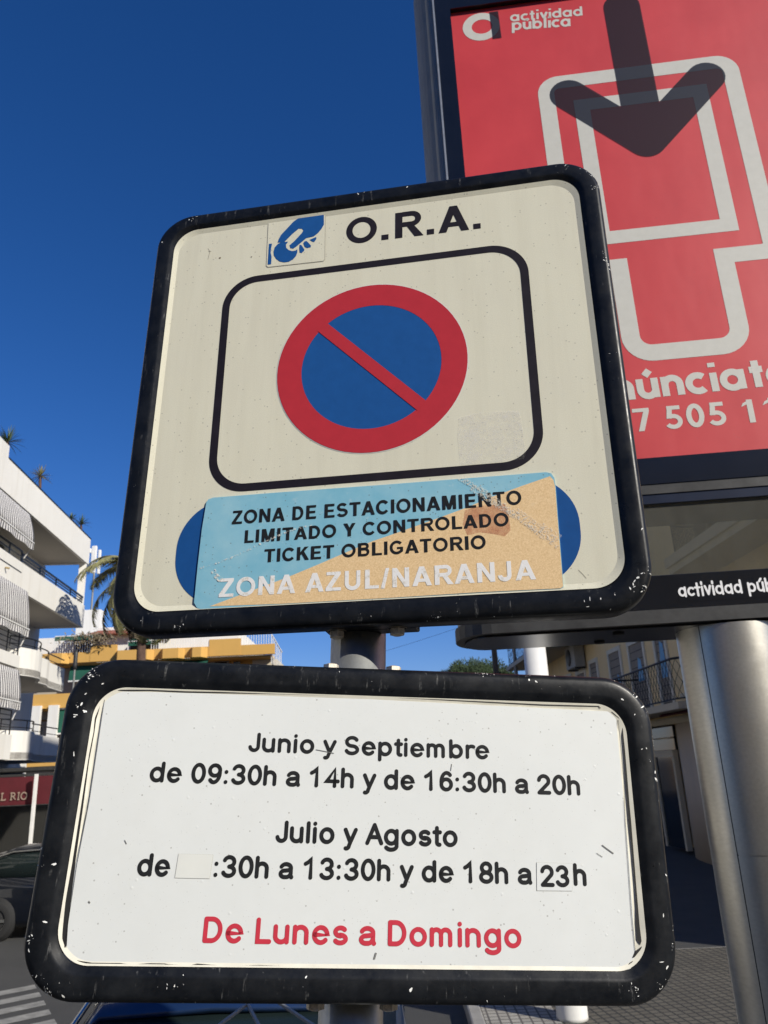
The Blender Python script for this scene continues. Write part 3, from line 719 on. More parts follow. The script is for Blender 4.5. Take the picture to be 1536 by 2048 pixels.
for g_ in ([(203,1398),(197,1412),(200,1414),(190,1437),(188,1464),(176.5,1520),(162.5,1614),(145,1728),(132,1800),(125.5,1870),(125,1890),(131,1901),(134.5,1890),(137,1850),(143,1800),(151,1728),(167,1614),(179,1522),(189.5,1466),(193,1440),(199,1420),(201,1410)],
           [(1244,1452),(1249,1500),(1254,1560),(1258,1610),(1261,1640),(1268,1728),(1273,1790),(1278,1850),(1282,1882),(1279,1890),(1273,1878),(1271,1845),(1271,1815),(1268,1770),(1262,1700),(1256,1640),(1252,1590),(1248,1530),(1243,1470)],
           [(1263,1916),(1269,1902),(1276,1897),(1284,1891),(1280,1899),(1268,1914)], [(1251,1936),(1258,1925),(1265,1921),(1260,1931)]):
    mb.poly([(*Bq(*p), .0014 + .00001*len(mb.f)) for p in g_])
for pts, wd_ in ((((150,1921),(185,1926.5),(240,1927),(262,1930),(300,1927.5),(330,1928),(345,1931.5)), .0013), (((330,1929),(380,1931.5),(395,1928),(450,1932.5),(520,1931),(600,1934)), .0012), (((600,1934),(690,1936),(800,1936),(960,1938.5),(1080,1939.5),(1220,1940.5)), .0008),
                 ((( 236,1381),(300,1381),(370,1384),(560,1388),(760,1394)), .0011), (((760,1394),(900,1401),(1085,1410),(1196,1413),(1200,1417)), .0008), (((1222,1424),(1245,1444)), .0006), (((1235,1440),(1246,1560),(1249,1640),(1262,1830),(1270,1910)), .0005), (((210,1400),(180,1600),(155,1728),(130,1895)), .0004)):
    ribbon(mb, [Bq(*p) for p in pts], wd_, lambda x, y, z: (x, y, z), .0016 + .00001*len(mb.f), False)
o = mb.build('edge_gap', M['dark_gap'], SB)
for p in o.data.polygons:
    if p.normal.z < 0: p.flip()
T1, T2, T3 = .0014, .0017, .0020
RT = dict(wd=.190, gap=.0)
stroke_text('lettering', ROUND, 'Junio y Septiembre', Bq(495.3, 1503.5), Bq(979, 1519), Bq(903.5, 1479), T1, M['ink_grey'], sv, **RT)
stroke_text('lettering', ROUND, 'de 09:30h a 14h y de 16:30h a 20h', Bq(297.4, 1564), Bq(1161, 1591), Bq(1139, 1550.5), T1, M['ink_grey'], sv, **RT)
stroke_text('lettering', ROUND, 'Julio y Agosto', Bq(549.7, 1685), Bq(915.8, 1694), Bq(573, 1641.5), T1, M['ink_grey'], sv, **RT)
stroke_text('lettering', ROUND, 'de', Bq(272.4, 1752), Bq(338.8, 1753.5), Bq(302.3, 1706.5), T1, M['ink_grey'], sv, **RT)
stroke_text('lettering', ROUND, ':30h a 13:30h y de 18h a', Bq(426, 1754.5), Bq(1065, 1769), Bq(995.6, 1723.5), T1, M['ink_grey'], sv, **RT)
stroke_text('lettering', ROUND, 'h', Bq(1146.5, 1771), Bq(1173.5, 1772), Bq(1163, 1727), T1, M['ink_grey'], sv, **RT)
stroke_text('lettering', ROUND, 'De Lunes a Domingo', Bq(403.4, 1885), Bq(1044, 1896), Bq(775.8, 1840), T1, M['red_ink'], sv, **RT)
for pts in (((357.7,1707.7),(426.7,1709.3),(419.5,1757),(350.2,1755.5)), ((1072.3,1724.7),(1144.4,1727),(1143.3,1781.6),(1073,1781))):
    pp = [Bq(*p) for p in pts]
    flat('patch_edge', inset(pp, -.012), T1, M['keyline'], sv); flat('patch_sticker', pp, T2, M['vinyl_patch'] if pts[0][0] < 900 else M['vinyl'], sv)
stroke_text('lettering', ROUND, '23', Bq(1080.4, 1772.8), Bq(1139, 1774), Bq(1100, 1730), T3, M['ink_grey'], sv, **RT)
SCR = mat('scratch_grey', (.16, .16, .15), .7)
for pts, wd_ in ((((1203,1690),(1212,1697),(1226,1707)), .0011), (((1192,1706),(1204,1714)), .0005), (((632,1499.5),(650,1503),(668,1507)), .0006), (((903,1528),(901,1542)), .0006), (((752,1905),(748,1918)), .0016), (((178,1802),(181,1806)), .0012), (((250,1680),(254,1688)), .0007)):
    mb = MB(); ribbon(mb, [Bq(*p) for p in pts], wd_, lambda x, y, z: (x, y, z), T1 + .0003, False); mb.build('scratch', SCR, sv)

# ------------------------------------------------------------------ advertising panel on its steel column
bu, bv, bn = ortho(((.9947,-.1026,-.002), (-.0027,-.0068,-1.0), (.1026,.9947,-.007)))
PP = Plane(Vector((.924, 2.05, 7.5463)) + bv * 7.546, bu, bv, bn)
BB = bpy.data.objects.new('advertising_panel', None); COL.objects.link(BB); BB.matrix_world = PP.mx
tag(BB, 'tall red advertising panel with a black arrow, on a thick steel column', 'billboard')
P_ = PP.uv
YV = lambda v: 7.546 - v
PT, PBm = 5.075, 3.290
def stadium(hw, flat_hw, z0, z1, n=12):      # plan outline (x, z), rounded ends
    zc, rz_ = (z0+z1)/2, (z1-z0)/2; ex = hw - flat_hw
    p = [(flat_hw + ex*math.cos(R(a)), zc + rz_*math.sin(R(a))) for a in [-90 + 180*i/n for i in range(n+1)]]
    p += [(-flat_hw - ex*math.cos(R(a)), zc + rz_*math.sin(R(a))) for a in [90 - 180*i/n for i in range(n+1)]]
    return p
def extr(mb, plan, y0, y1, mi=0, smooth=False):
    n = len(plan)
    mb.add([(x, y0, z) for x, z in plan] + [(x, y1, z) for x, z in plan], [(i, n+i, n+(i+1) % n, (i+1) % n) for i in range(n)], mi, smooth)
    mb.add([(x, y0, z) for x, z in plan], [tuple(range(n))], mi); mb.add([(x, y1, z) for x, z in plan], [tuple(range(n-1, -1, -1))], mi)
# side profiles (half round)
for sg in (-1, 1):
    mb = MB(); pl = [(sg*.659, .020)] + [(sg*(.659 + .072*math.sin(R(a))), -.10 + .12*math.cos(R(a))) for a in range(0, 181, 12)] + [(sg*.659, -.22)]
    if sg > 0: pl = pl[::-1]
    extr(mb, pl, 2.862, 5.26, 0, False); o = mb.build('side_profile', M['alu_grey'], BB)
    mb = MB(); mb.box((sg*.659-.003, 2.9, .0205), (sg*.659+.003, 5.25, .0265)); mb.build('trim_strip', M['galv'], o)
mb = MB(); mb.box((-.656, 3.157, -.219), (.656, 5.26, -.0015)); bevel(mb.build('housing', M['gloss_black'], BB), .004)
mb = MB(); ring(mb, rrect(-.656, 3.212, .656, 5.25, .01, 3), rrect(-.6, PBm, .6, PT, .004, 3), .018)
a_ = rrect(-.6, PBm, .6, PT, .004, 3); k = len(a_); mb.add([(x,y,.018) for x,y in a_] + [(x,y,.001) for x,y in a_], [(i, (i+1) % k, k+(i+1) % k, k+i) for i in range(k)])
a_ = rrect(-.656, 3.212, .656, 5.25, .01, 3); mb.add([(x,y,.018) for x,y in a_] + [(x,y,-.0012) for x,y in a_], [(i, k+i, k+(i+1) % k, (i+1) % k) for i in range(k)])
mb.build('front_frame', M['gloss_black'], BB)
mb = MB(); mb.box((-.655, 3.184, -.0012), (.655, 3.2115, .0155)); mb.build('frame_rail', M['alu_dull'], BB)
mb = MB(); mb.box((-.655, 3.157, -.0012), (.655, 3.1836, .012)); mb.build('frame_rail', M['navy_trim'], BB)
mb = MB(); mb.add([(-.5995,PBm+.0005,.0),(.5995,PBm+.0005,.0),(.5995,PT-.0005,.0),(-.5995,PT-.0005,.0)], [(0,1,2,3)])
po = mb.build('poster', M['poster_red'], BB)
def pv(u, v): return (u, YV(v))
mb = MB()
path = el(-.303+.045, 2.854+.045, .045, .045, 180, 270, 8) + el(.303-.045, 2.854+.045, .045, .045, 270, 360, 8) + el(.303-.03, 3.61-.03, .03, .03, 0, 90, 6) + [(.156, 3.61)] \
     + el(.156-.06, 3.918-.06, .06, .06, 0, 90, 8) + el(-.156+.06, 3.918-.06, .06, .06, 90, 180, 8) + [(-.156, 3.61)] + el(-.303+.03, 3.61-.03, .03, .03, 90, 180, 6)
path = [pv(*p) for p in path]; path.append(path[0])
ribbon(mb, path, .054, lambda x, y, z: (x, y, z), .0006, False)
scr_ = [pv(-.192, 2.964), pv(.192, 2.964), pv(.192, 3.501), pv(-.192, 3.501)]
ring(mb, [pv(-.217, 3.525), pv(.217, 3.525), pv(.217, 2.940), pv(-.217, 2.940)], [pv(-.1672, 3.4777), pv(.1672, 3.4777), pv(.1672, 2.9886), pv(-.1672, 2.9886)], .0006)
rg = el(-.4955, 2.5560, .0655, .0650, 0, 360, 40)[:-1]; ri = el(-.4925, 2.5560, .0365, .0335, 0, 360, 40)[:-1]
ring(mb, [pv(*p) for p in rg], [pv(*p) for p in ri], .0006)
o = mb.build('white_print', M['poster_white'], po)
for p in o.data.polygons:
    if p.normal.z < 0: p.flip()
c0 = -.005; hw_ = .062; tipv = 3.147; cv_ = 2.912; cu_ = .2255
dx, dy = cu_, tipv - cv_; L_ = math.hypot(dx, dy); nx, ny = dy/L_*hw_, dx/L_*hw_      # arm direction normal
ang = math.degrees(math.atan2(dy, dx))
right = [(hw_, cv_ - ny + (nx - 0) * 0)]
vj = cv_ - ny + (cu_ - nx - hw_) * dy / dx
arr = el(0, 2.552, hw_, hw_, 180, 360, 12) + [(hw_, vj)]
arr += el(cu_, cv_, hw_, hw_, -(180 - 90 + 0) - (90 - 0) + 90 - 0 - (90 - (90 - ang)), ang*0 + 90 - ang + 0, 2)[:0]
a_s = math.degrees(math.atan2(-ny, -nx)); a_e = math.degrees(math.atan2(ny, nx))
arr += el(cu_, cv_, hw_, hw_, a_s, a_e, 14)
arr += el(0, tipv, hw_, hw_, a_e, 180 - a_e, 8)
arr += [(-u, v) for u, v in el(cu_, cv_, hw_, hw_, a_e, a_s, 14)] + [(-hw_, vj)]
flat('arrow', [pv(c0 + u, v) for u, v in arr], .0012, M['overprint'], po)
flat('logo_bar', [P_(978.5, 24.7), P_(996.2, 22.4), P_(1003.2, 76), P_(985.5, 78.3)], .0012, M['overprint'], po)
GT = dict(wd=.20, capround=False, gap=.05)
stroke_text('lettering', GEO, 'actividad', P_(1020.5, 43.2), P_(1165, 31.0), P_(1162.7, 13), .0006, M['poster_white'], po, **GT)
stroke_text('lettering', GEO, 'p`ublica', P_(1024, 60.6), P_(1140.7, 52.4), P_(1085, 35.5), .0006, M['poster_white'], po, **GT)
stroke_text('lettering', GEO, 'An`unciate', P_(1166, 809), P_(1588, 767.2), P_(1343, 737.0), .0006, M['poster_white'], po, wd=.235, capround=False, gap=.07)
block_text('lettering', '77 505 11', P_(1228, 867), P_(1556, 841), P_(1294, 815.8), .0006, M['poster_white'], po, .07)
# clear band, name plate, base beam
mb = MB(); mb.box((-.655, 2.955, -.004), (.655, 3.1565, .002)); mb.build('clear_pane', M['smoked'], BB)
mb = MB(); mb.box((-.655, 2.8605, -.03), (.655, 2.9545, .016)); bp = mb.build('name_plate', M['gloss_black'], BB); bevel(bp, .002)
lab = [P_(1352, 1166), P_(1610, 1150), P_(1610, 1192), P_(1355, 1207)]
flat('label', lab, .0167, M['gloss_black'], bp)
stroke_text('lettering', GEO, 'actividad p`ublica', P_(1355, 1196), P_(1592, 1180.6), P_(1480, 1163.3), .0175, M['letter_white'], bp, wd=.17, capround=True, gap=.05)
mb = MB(); extr(mb, stadium(.740, .64, -.262, .030), 2.824, 2.860); bb = mb.build('base_beam', M['alu_dull'], BB); bevel(bb, .003)
mb = MB(); extr(mb, stadium(.715, .64, -.236, .004), 2.818, 2.8239); mb.build('soffit_plate', M['gloss_black'], bb)
mb = MB()
for x_, z_ in ((-.30, -.05), (-.33, -.19)): mb.lathe([(0, 0), (.016, 0), (.016, .006), (0, .006)], 16, c=(0, 0, 0)); 
for i, (x_, z_) in enumerate(((-.30, -.05), (-.33, -.19))):
    m2 = MB(); m2.lathe([(0, -.004), (.014, -.004), (.016, .001), (0, .001)], 16); o = m2.build('drain_plug', M['dark_gap'], bb, (x_, 2.8165, z_)); o.rotation_euler = (R(-90), 0, 0)
m2 = MB(); n = 56
rr = .1335
for y0_, y1_ in ((.012, 2.262), (2.2645, 2.8178)):
    prof = []
    vs = [(rr*math.cos(2*math.pi*k/n), y, -.105 + rr*math.sin(2*math.pi*k/n)) for y in (y0_, y1_) for k in range(n)]
    m2.add(vs, [(k, n+k, n+(k+1) % n, (k+1) % n) for k in range(n)], 0, True)
co_ = m2.build('column', M['brushed'], BB)
m2 = MB(); a = R(180 - 42); cxx, czz = (rr-.0012)*math.cos(a), -.105 + (rr-.0012)*math.sin(a)
m2.box((cxx-.0016, .012, czz-.0016), (cxx+.0016, 2.817, czz+.0016)); m2.build('seam', M['dark_gap'], co_)
m2 = MB(); vs = [((rr-.002)*math.cos(2*math.pi*k/n), y, -.105 + (rr-.002)*math.sin(2*math.pi*k/n)) for y in (2.25, 2.28) for k in range(n)]
m2.add(vs, [(k, n+k, n+(k+1) % n, (k+1) % n) for k in range(n)], 0, True); m2.build('joint_ring', M['brushed'], co_)
m2 = MB(); m2.box((-.22, 0.125, -.325), (.22, .150, .115)); bevel(m2.build('foot_plate', M['galv'], BB), .004)

# ------------------------------------------------------------------ white lamp post behind the panel
M['white_paint'] = mat('white_gloss_paint', (.74, .73, .69), .4, 0, .05, 5, .25)
lp = thing('lamp_post', 'smooth round white post standing on the pavement behind the advertising panel', 'lamp post', tuple(ground(1145, 2037, .13)))
mb = MB(); mb.lathe([(0,0),(.152,0),(.150,.03),(.120,3.78),(0,3.78)], 36); mb.build('shaft', M['white_paint'], lp)
mb = MB(); mb.lathe([(.0,3.78),(.126,3.78),(.128,3.80),(.128,3.93),(.120,3.95),(.0,3.95)], 36); mb.build('collar', M['white_paint'], lp)
mb = MB(); mb.lathe([(0,3.95),(.118,3.95),(.110,5.6),(0,5.62)], 36); mb.build('upper_shaft', M['white_paint'], lp)
mb = MB(); mb.tube([(.10,-.02,3.14),(.165,-.06,3.15)], .012, 8); mb.build('hook', M['dark_gap'], lp)

# ------------------------------------------------------------------ building materials
def wallmat(name, c, streak=.35, grime=(.30, .28, .25)):
    t = NT(name); t.set(Roughness=.85)
    g = t.ramp(t.noise(.7, 7, .65), [(.3, tuple(x*.93 for x in c)), (.7, c)])
    s_ = t.ramp(t.noise(2.2, 7, .7, (1, 1, .10)), [(.50, bw(0)), (.80, bw(1))])
    g = t.mix(t.math('MULTIPLY', s_, streak), g, grime); t.col(g); t.bump(t.noise(90, 3, .6), .15, .004); return t.m
M['white_wall'] = wallmat('white_render', (.79, .77, .72), .42, (.50, .46, .37))
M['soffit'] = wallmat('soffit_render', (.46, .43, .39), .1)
M['yellow_wall'] = wallmat('ochre_render', (.62, .36, .095), .25, (.40, .22, .06))
M['cream_wall'] = wallmat('cream_render', (.80, .60, .31), .3)
M['stone_grey'] = wallmat('grey_render', (.52, .43, .33), .4)
M['slab'] = wallmat('slab_render', (.56, .49, .36), .3)
M['dark_metal'] = mat('dark_blue_metal', (.012, .020, .038), .4, .2, .2, 8)
M['iron'] = mat('black_iron', (.012, .012, .013), .5, .2, .2, 8)
M['white_metal'] = mat('white_railing', (.72, .71, .68), .5, 0, .08, 5)
M['window_glass'] = mat('dark_window_glass', (.012, .016, .022), .08, 0, .3, .6)
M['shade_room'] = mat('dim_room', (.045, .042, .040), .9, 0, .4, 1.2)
M['shutter'] = mat('roller_shutter', (.24, .20, .15), .7, 0, .10, 3, .3)
M['trim_white'] = mat('window_trim', (.64, .59, .47), .7, 0, .08, 3)
M['film_blue'] = mat('blue_protective_film', (.02, .22, .42), .4, 0, .3, 14)
t = NT('terracotta_tiles'); t.set(Roughness=.8)
wv = t.n('TexWave', Scale=1.6, Distortion=.4); wv.bands_direction = 'X'; t.l(t.co(), wv.inputs['Vector'])
g = t.mix(.5, t.ramp(wv.outputs[1], [(.2, (.16, .045, .022)), (.7, (.48, .15, .075))]), t.ramp(t.noise(6, 5, .7), [(.3, (.26, .075, .04)), (.7, (.50, .17, .09))]))
t.col(g); t.bump(wv.outputs[1], .8, .08); M['terracotta'] = t.m
def stripes(name, c1, c2, scale, rz=0):
    t = NT(name); t.set(Roughness=.8)
    sp = t.n('SeparateXYZ'); t.l(t.co((1,1,1)), sp.inputs[0])
    s_ = t.math('FRACT', t.math('MULTIPLY', sp.outputs[1], scale)); t.col(t.mix(t.math('GREATER_THAN', s_, .5), c1, c2)); return t.m
M['stripe'] = stripes('striped_canvas', (.74, .72, .69), (.10, .095, .105), 6.2)
M['green_canvas'] = mat('green_canvas', (.008, .085, .055), .8, 0, .15, 3)
M['maroon'] = mat('dark_maroon_canvas', (.075, .012, .016), .8, 0, .2, 3)
M['red_canvas'] = mat('dark_red_canvas', (.085, .005, .010), .8, 0, .15, 2)
M['leaf'] = mat('yucca_leaf', (.10, .14, .055), .6, 0, .5, 4)
M['leaf_dry'] = mat('yellowed_leaf', (.30, .27, .10), .6, 0, .4, 4)
M['palm_leaf'] = mat('palm_frond', (.21, .20, .085), .6, 0, .5, 2)
M['palm_dead'] = mat('dead_frond', (.17, .135, .085), .8, 0, .4, 2)
M['bark'] = mat('palm_bark', (.11, .065, .05), .95, 0, .4, 5, .4, .5, 30)
M['pine'] = mat('pine_needles', (.026, .046, .014), .8, 0, .6, .8)
M['wood'] = mat('weathered_wood', (.16, .11, .075), .9, 0, .3, 3, .4)
M['grey_pole'] = mat('grey_pole_paint', (.22, .22, .21), .5, .3, .15, 4)
t = NT('cloth_curtain'); t.set(Roughness=.9); t.col(t.ramp(t.noise(14, 4, .6, (1, 1, .06)), [(.35, (.10, .085, .06)), (.7, (.44, .38, .27))])); M['curtain'] = t.m

def wave_sheet(mb, a, b, z_top, drop, out, n=24, amp=.03, freq=9, rows=6):
    """hanging cloth between a and b (plan points), bellied outwards by `out`"""
    a, b = Vector((a[0], a[1], 0)), Vector((b[0], b[1], 0)); d = b - a; nn = Vector((d.y, -d.x, 0)).normalized()
    vs = []
    for j in range(rows+1):
        f = j/rows
        for i in range(n+1):
            p = a + d*(i/n) + nn*(out*math.sin(f*1.5) + amp*f*math.sin(freq*i/n*6.28))
            vs.append((p.x, p.y, z_top - drop*f))
    mb.add(vs, [(j*(n+1)+i, j*(n+1)+i+1, (j+1)*(n+1)+i+1, (j+1)*(n+1)+i) for j in range(rows) for i in range(n)], 0, True)
def rail(mb, pts, z0, z1, bars=2, post=1.2, wd=.04):
    for (x0_, y0_), (x1_, y1_) in zip(pts, pts[1:]):
        L = math.hypot(x1_-x0_, y1_-y0_); n = max(1, round(L/post))
        for k in range(bars): 
            z = z1 - (z1-z0)*k/bars
            mb.bar((x0_, y0_, z), (x1_, y1_, z), wd*(1.3 if k == 0 else .7))
        for i in range(n+1): mb.bar((x0_+(x1_-x0_)*i/n, y0_+(y1_-y0_)*i/n, z0), (x0_+(x1_-x0_)*i/n, y0_+(y1_-y0_)*i/n, z1), wd)

# ------------------------------------------------------------------ white apartment building on the left (local x towards the street, y away)
WB = thing('apartment_building', 'white apartment building with long balconies and striped awnings by the terrace', 'building', (-12.2, 30, 0), R(5))
mb = MB(); mb.box((-12, -24, 0), (-1.8, 1.1, 11.0)); mb.box((-12, -24, 11.0), (-3.2, .2, 12.0)); mb.build('wall', M['white_wall'], WB)
mb = MB(); mb.box((-5.5, -24, 12.0), (-1.2, -8.25, 14.6)); mb.build('penthouse_wall', M['white_wall'], WB)
def balcony(name_y0, y1, z0, z1, par=.12, x0=-1.799, xf=0.0, floor=.22):
    """slab with soffit and a solid parapet along front and far end"""
    mb = MB()
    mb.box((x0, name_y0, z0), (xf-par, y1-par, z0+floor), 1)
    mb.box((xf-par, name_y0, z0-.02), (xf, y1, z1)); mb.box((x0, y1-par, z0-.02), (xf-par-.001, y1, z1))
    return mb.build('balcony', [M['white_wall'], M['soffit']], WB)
b1 = balcony(-24, .85, 11.0, 12.06, x0=-3.19)
mb = MB(); mb.box((-.14, -8.0, 12.062), (.02, .87, 12.10)); mb.box((-3.19, .72, 12.062), (-.141, .87, 12.10)); mb.build('cap_rail', M['dark_metal'], b1)
mb = MB(); mb.box((-.13, -24, 12.061), (0, -8.05, 12.45)); mb.build('parapet_step', M['white_wall'], b1)
mb = MB(); mb.tube([(-.3,-8.5,12.3),(-.3,-8.5,13.1),(-.3,-8.9,13.2),(-.3,-10,13.2)], .04, 8); mb.build('roof_pipe', M['white_metal'], b1)
b2 = balcony(-24, .75, 8.36, 9.24)
mb = MB(); rail(mb, [(-.06, -6.0), (-.06, .70), (-1.75, .70)], 9.24, 9.55, 3, 1.7, .045); mb.build('railing', M['dark_metal'], b2)
mb = MB(); mb.box((-.13, -24, 8.9), (.012, -6.1, 8.93)); rail(mb, [(-.06, -24), (-.06, -6.05)], 8.93, 9.62, 4, 1.0, .035); mb.build('railing', M['dark_metal'], b2)
mb = MB(); mb.box((-.30, .58, 9.24), (-.03, .71, 11.0)); mb.build('corner_pillar', M['white_wall'], b2)
# curved balconies of the floors below
def curved(z0, z1, name):
    plan = [(.02,-6.3)] + [(.02 + .42*math.sin(math.pi*f), -6.3 + 2.5*f) for f in [i/10 for i in range(1, 10)]] + [(.05,-3.8), (.06,-3.1), (.0,-2.7), (-.10,-2.5), (-.12,-.66)]
    mb = MB(); full = plan + [(-1.79,-.66), (-1.79,-6.3)]
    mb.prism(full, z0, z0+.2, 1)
    inn = [(x-.12, y) for x, y in plan]; k = len(plan)
    for i in range(k-1):
        q = [plan[i], plan[i+1], inn[i+1], inn[i]]
        mb.prism(q, z0-.02, z1)
    mb.box((-1.79, -.78, z0-.02), (-.241, -.661, z1))
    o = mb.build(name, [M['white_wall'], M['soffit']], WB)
    r = MB(); pr = [(x-.06, y) for x, y in plan]
    r.tube([(x, y, z1+.32) for x, y in pr], .022, 6); r.tube([(x, y, z1+.10) for x, y in pr], .014, 6)
    for x, y in pr[::4]: r.bar((x, y, z1), (x, y, z1+.32), .025)
    r.build('railing', M['iron'], o); return o
c3 = curved(5.72, 6.55, 'balcony'); c4 = curved(3.22, 4.05, 'balcony')
# near bay with its own balconies and awnings
for z0, z1, rz1 in ((5.86, 6.22, 6.95), (3.2, 3.9, 4.6)):
    mb = MB(); mb.box((-1.795, -24, z0), (.32, -6.32, z1)); o = mb.build('bay_balcony', M['white_wall'], WB)
    r = MB(); rail(r, [(.26, -24), (.26, -6.38)], z1, rz1, 5, .9, .03); r.build('railing', M['iron'], o)
for (yy0, yy1, zt, dr, ou, xx) in ((-14, -5.95, 10.90, .98, .22, .03), (-14, -6.35, 8.22, 1.20, .16, .36), (-14, -6.4, 5.78, .95, .14, .36)):
    mb = MB(); wave_sheet(mb, (xx, yy1), (xx, yy0), zt, dr, -ou, 60, .015, 5)
    for k_ in range(1): pass
    o = mb.build('awning', M['stripe'], WB); o.modifiers.new('s', 'SOLIDIFY').thickness = .01
    v = MB(); wave_sheet(v, (xx+abs(ou)*.99, yy1), (xx+abs(ou)*.99, yy0), zt-dr-.01, .22, 0, 60, .03, 7, 2); v.build('valance', M['stripe'], o)
    v = MB(); v.bar((xx+abs(ou), yy0, zt-dr), (xx+abs(ou), yy1, zt-dr), .035); v.bar((xx-.05, yy1, zt-dr-.5), (xx+abs(ou), yy1, zt-dr), .025); v.build('awning_arm', M['white_metal'], o)
mb = MB()
for k_ in range(14):
    y_ = -12 + k_*.43; mb.box((-.8, y_, 8.95), (-.45, y_+.25, 9.25 + .5*random.random()))
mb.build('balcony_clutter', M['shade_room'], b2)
for y_, z0_, z1_ in ((-4.2, 8.6, 10.6), (-9, 8.6, 10.7), (-5.0, 5.95, 8.0), (-3.0, 3.45, 5.4)):
    mb = MB(); mb.box((-1.798, y_-.8, z0_), (-1.74, y_+.8, z1_)); o = mb.build('balcony_door', M['window_glass'], WB)
    v = MB(); 
    for a_, b_ in ((-.86,-.80),(.80,.86),(-.03,.03)): v.box((-1.797, y_+a_, z0_), (-1.72, y_+b_, z1_))
    v.build('door_frame', M['trim_white'], o)
mb = MB(); mb.tube([(-1.2,-4.3,5.72),(-1.2,-4.3,5.45)], .02, 6); mb.lathe([(0,-.5),(.10,-.45),(.12,-.2),(.05,0),(0,0)], 10, c=(-1.2,-4.3,5.5)); mb.build('hanging_lantern', M['iron'], WB)
for z_ in (8.75, 6.1): 
    mb = MB(); mb.tube([(0.02, -7.4 if z_ > 8 else -4.4, z_), (.14, -7.4 if z_ > 8 else -4.4, z_-.03)], .03, 8); mb.build('drain_spout', mat('rusty_spout', (.35, .26, .12), .8), WB)
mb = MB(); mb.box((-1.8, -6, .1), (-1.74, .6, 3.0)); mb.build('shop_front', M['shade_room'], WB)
mb = MB(); mb.box((-1.735, -4.5, 2.62), (-1.66, -1.8, 3.05)); mb.build('shop_fascia', mat('pale_green_fascia', (.22, .34, .27), .6, 0, .5, 3), WB)

def rosette(name, label, cat, loc, n, L, wd, m, stem, group=None, stem_mat=None, up=(.1, 1.2), parts=('leaves', 'stem')):
    o = thing(name, label, cat, loc, 0, group); mb = MB()
    for k in range(n):
        az = random.random()*6.28; e_ = random.uniform(*up); l = L*random.uniform(.75, 1.1); pts = []
        d = Vector((math.cos(az)*math.cos(e_), math.sin(az)*math.cos(e_), math.sin(e_)))
        side = Vector((-math.sin(az), math.cos(az), 0)); p = Vector((0, 0, stem)); prev = None
        for i in range(5):
            f = i/4; c = p + d*l*f + Vector((0, 0, -.28*l*f*f*math.cos(e_))); w_ = wd*(1-f)**.6*(.6 if i == 0 else 1)
            pts += [c - side*w_, c + side*w_]
        mb.add(pts, [(2*i, 2*i+1, 2*i+3, 2*i+2) for i in range(4)])
    mb.build(parts[0], m, o)
    mb = MB(); mb.tube([(0,0,-.4),(.02,0,stem*.5),(0,0,stem)], [.07,.05,.045], 8); mb.build(parts[1], stem_mat or M['bark'], o); return o
WBm = WB.matrix_basis.copy()
WBx = Matrix.Translation((-12.2, 30, 0)) @ Matrix.Rotation(R(5), 4, 'Z')
def wb(x, y, z): return WBx @ Vector((x, y, z))
def pt(x, y, off=0.35):      # a point standing just behind the left building's roof parapet
    d = ray(x, y); nl = Vector((math.cos(R(5)), math.sin(R(5)), 0)); p0 = Vector((-12.2, 30, 0)) - nl*off
    return CAM_O + d*((p0 - CAM_O).dot(nl)/d.dot(nl))
rosette('yucca', 'yellowish round yucca standing alone on the white roof parapet', 'plant', pt(80, 963) - Vector((0,0,.55)), 70, .52, .018, M['leaf_dry'], .75, None, None, (-.5, 1.4))
rosette('yucca', 'dark green yucca beside the white roof pipe', 'plant', pt(14, 893) - Vector((0,0,.5)), 70, .62, .022, M['leaf'], .65, None, None, (-.2, 1.4))
rosette('yucca', 'small green yucca at the far end of the white roof parapet', 'plant', pt(162, 1050) - Vector((0,0,.42)), 60, .52, .02, M['leaf'], .45, None, None, (.0, 1.4))
rosette('potted_shrub', 'low dark shrub peeping over the white roof parapet', 'plant', pt(143, 1036) - Vector((0,0,.45)), 50, .34, .02, M['leaf'], .4, None, None, (.0, 1.4))

# ------------------------------------------------------------------ pavement cafe terrace under the white building
TR = thing('cafe_terrace', 'open cafe terrace with dark red lettered canopy and pale post', 'cafe terrace', (-10.6, 22, 0), R(-2))
mb = MB(); mb.box((-8, .30, 2.84), (2.2, 3.6, 2.93)); mb.box((-8, .0, 2.70), (2.2, .31, 2.76)); mb.build('canopy_roof', M['alu_dull'], TR)
mb = MB(); mb.add([(-8,-.02,2.69),(2.2,-.02,2.69),(2.2,-.06,1.96),(-8,-.06,1.96)], [(3,2,1,0)]); cn = mb.build('canopy_fringe', M['red_canvas'], TR); cn.modifiers.new('s', 'SOLIDIFY').thickness = .02
mb = MB(); mb.box((-8,-.09,1.955),(2.2,-.04,1.978)); mb.build('fringe_hem', M['alu_dull'], cn)
xr_, zt_, zb_ = at_y(57.5, 1590, 21.95).x + 10.6, at_y(50, 1584, 21.95).z, at_y(50, 1599, 21.95).z
stroke_text('lettering', SERIF, 'EL RIO', (xr_-.92, zb_), (xr_, zb_), (xr_, zt_), 0, mat('faded_canopy_lettering', (.30, .22, .17), .8), cn, wd=.17, capround=False)
lt = [o for o in bpy.data.objects if o.parent == cn and o.name.startswith('lettering')][0]
lt.rotation_euler = (R(90), 0, 0); lt.location = (0, -.085, 0)
for x_ in (1.02, -3.2):
    mb = MB(); mb.box((x_-.04, -.30, 0.13), (x_+.04, -.22, 2.74)); bevel(mb.build('post', M['white_metal'], TR), .006)
mb = MB(); mb.box((-8, 3.45, .13), (2.2, 3.55, 2.6)); mb.build('back_screen', M['window_glass'], TR)
mb = MB(); mb.box((1.30, .5, 1.35), (1.72, .54, 1.98)); mb.build('hanging_banner', mat('grey_white_banner', (.50, .50, .52), .7), TR)
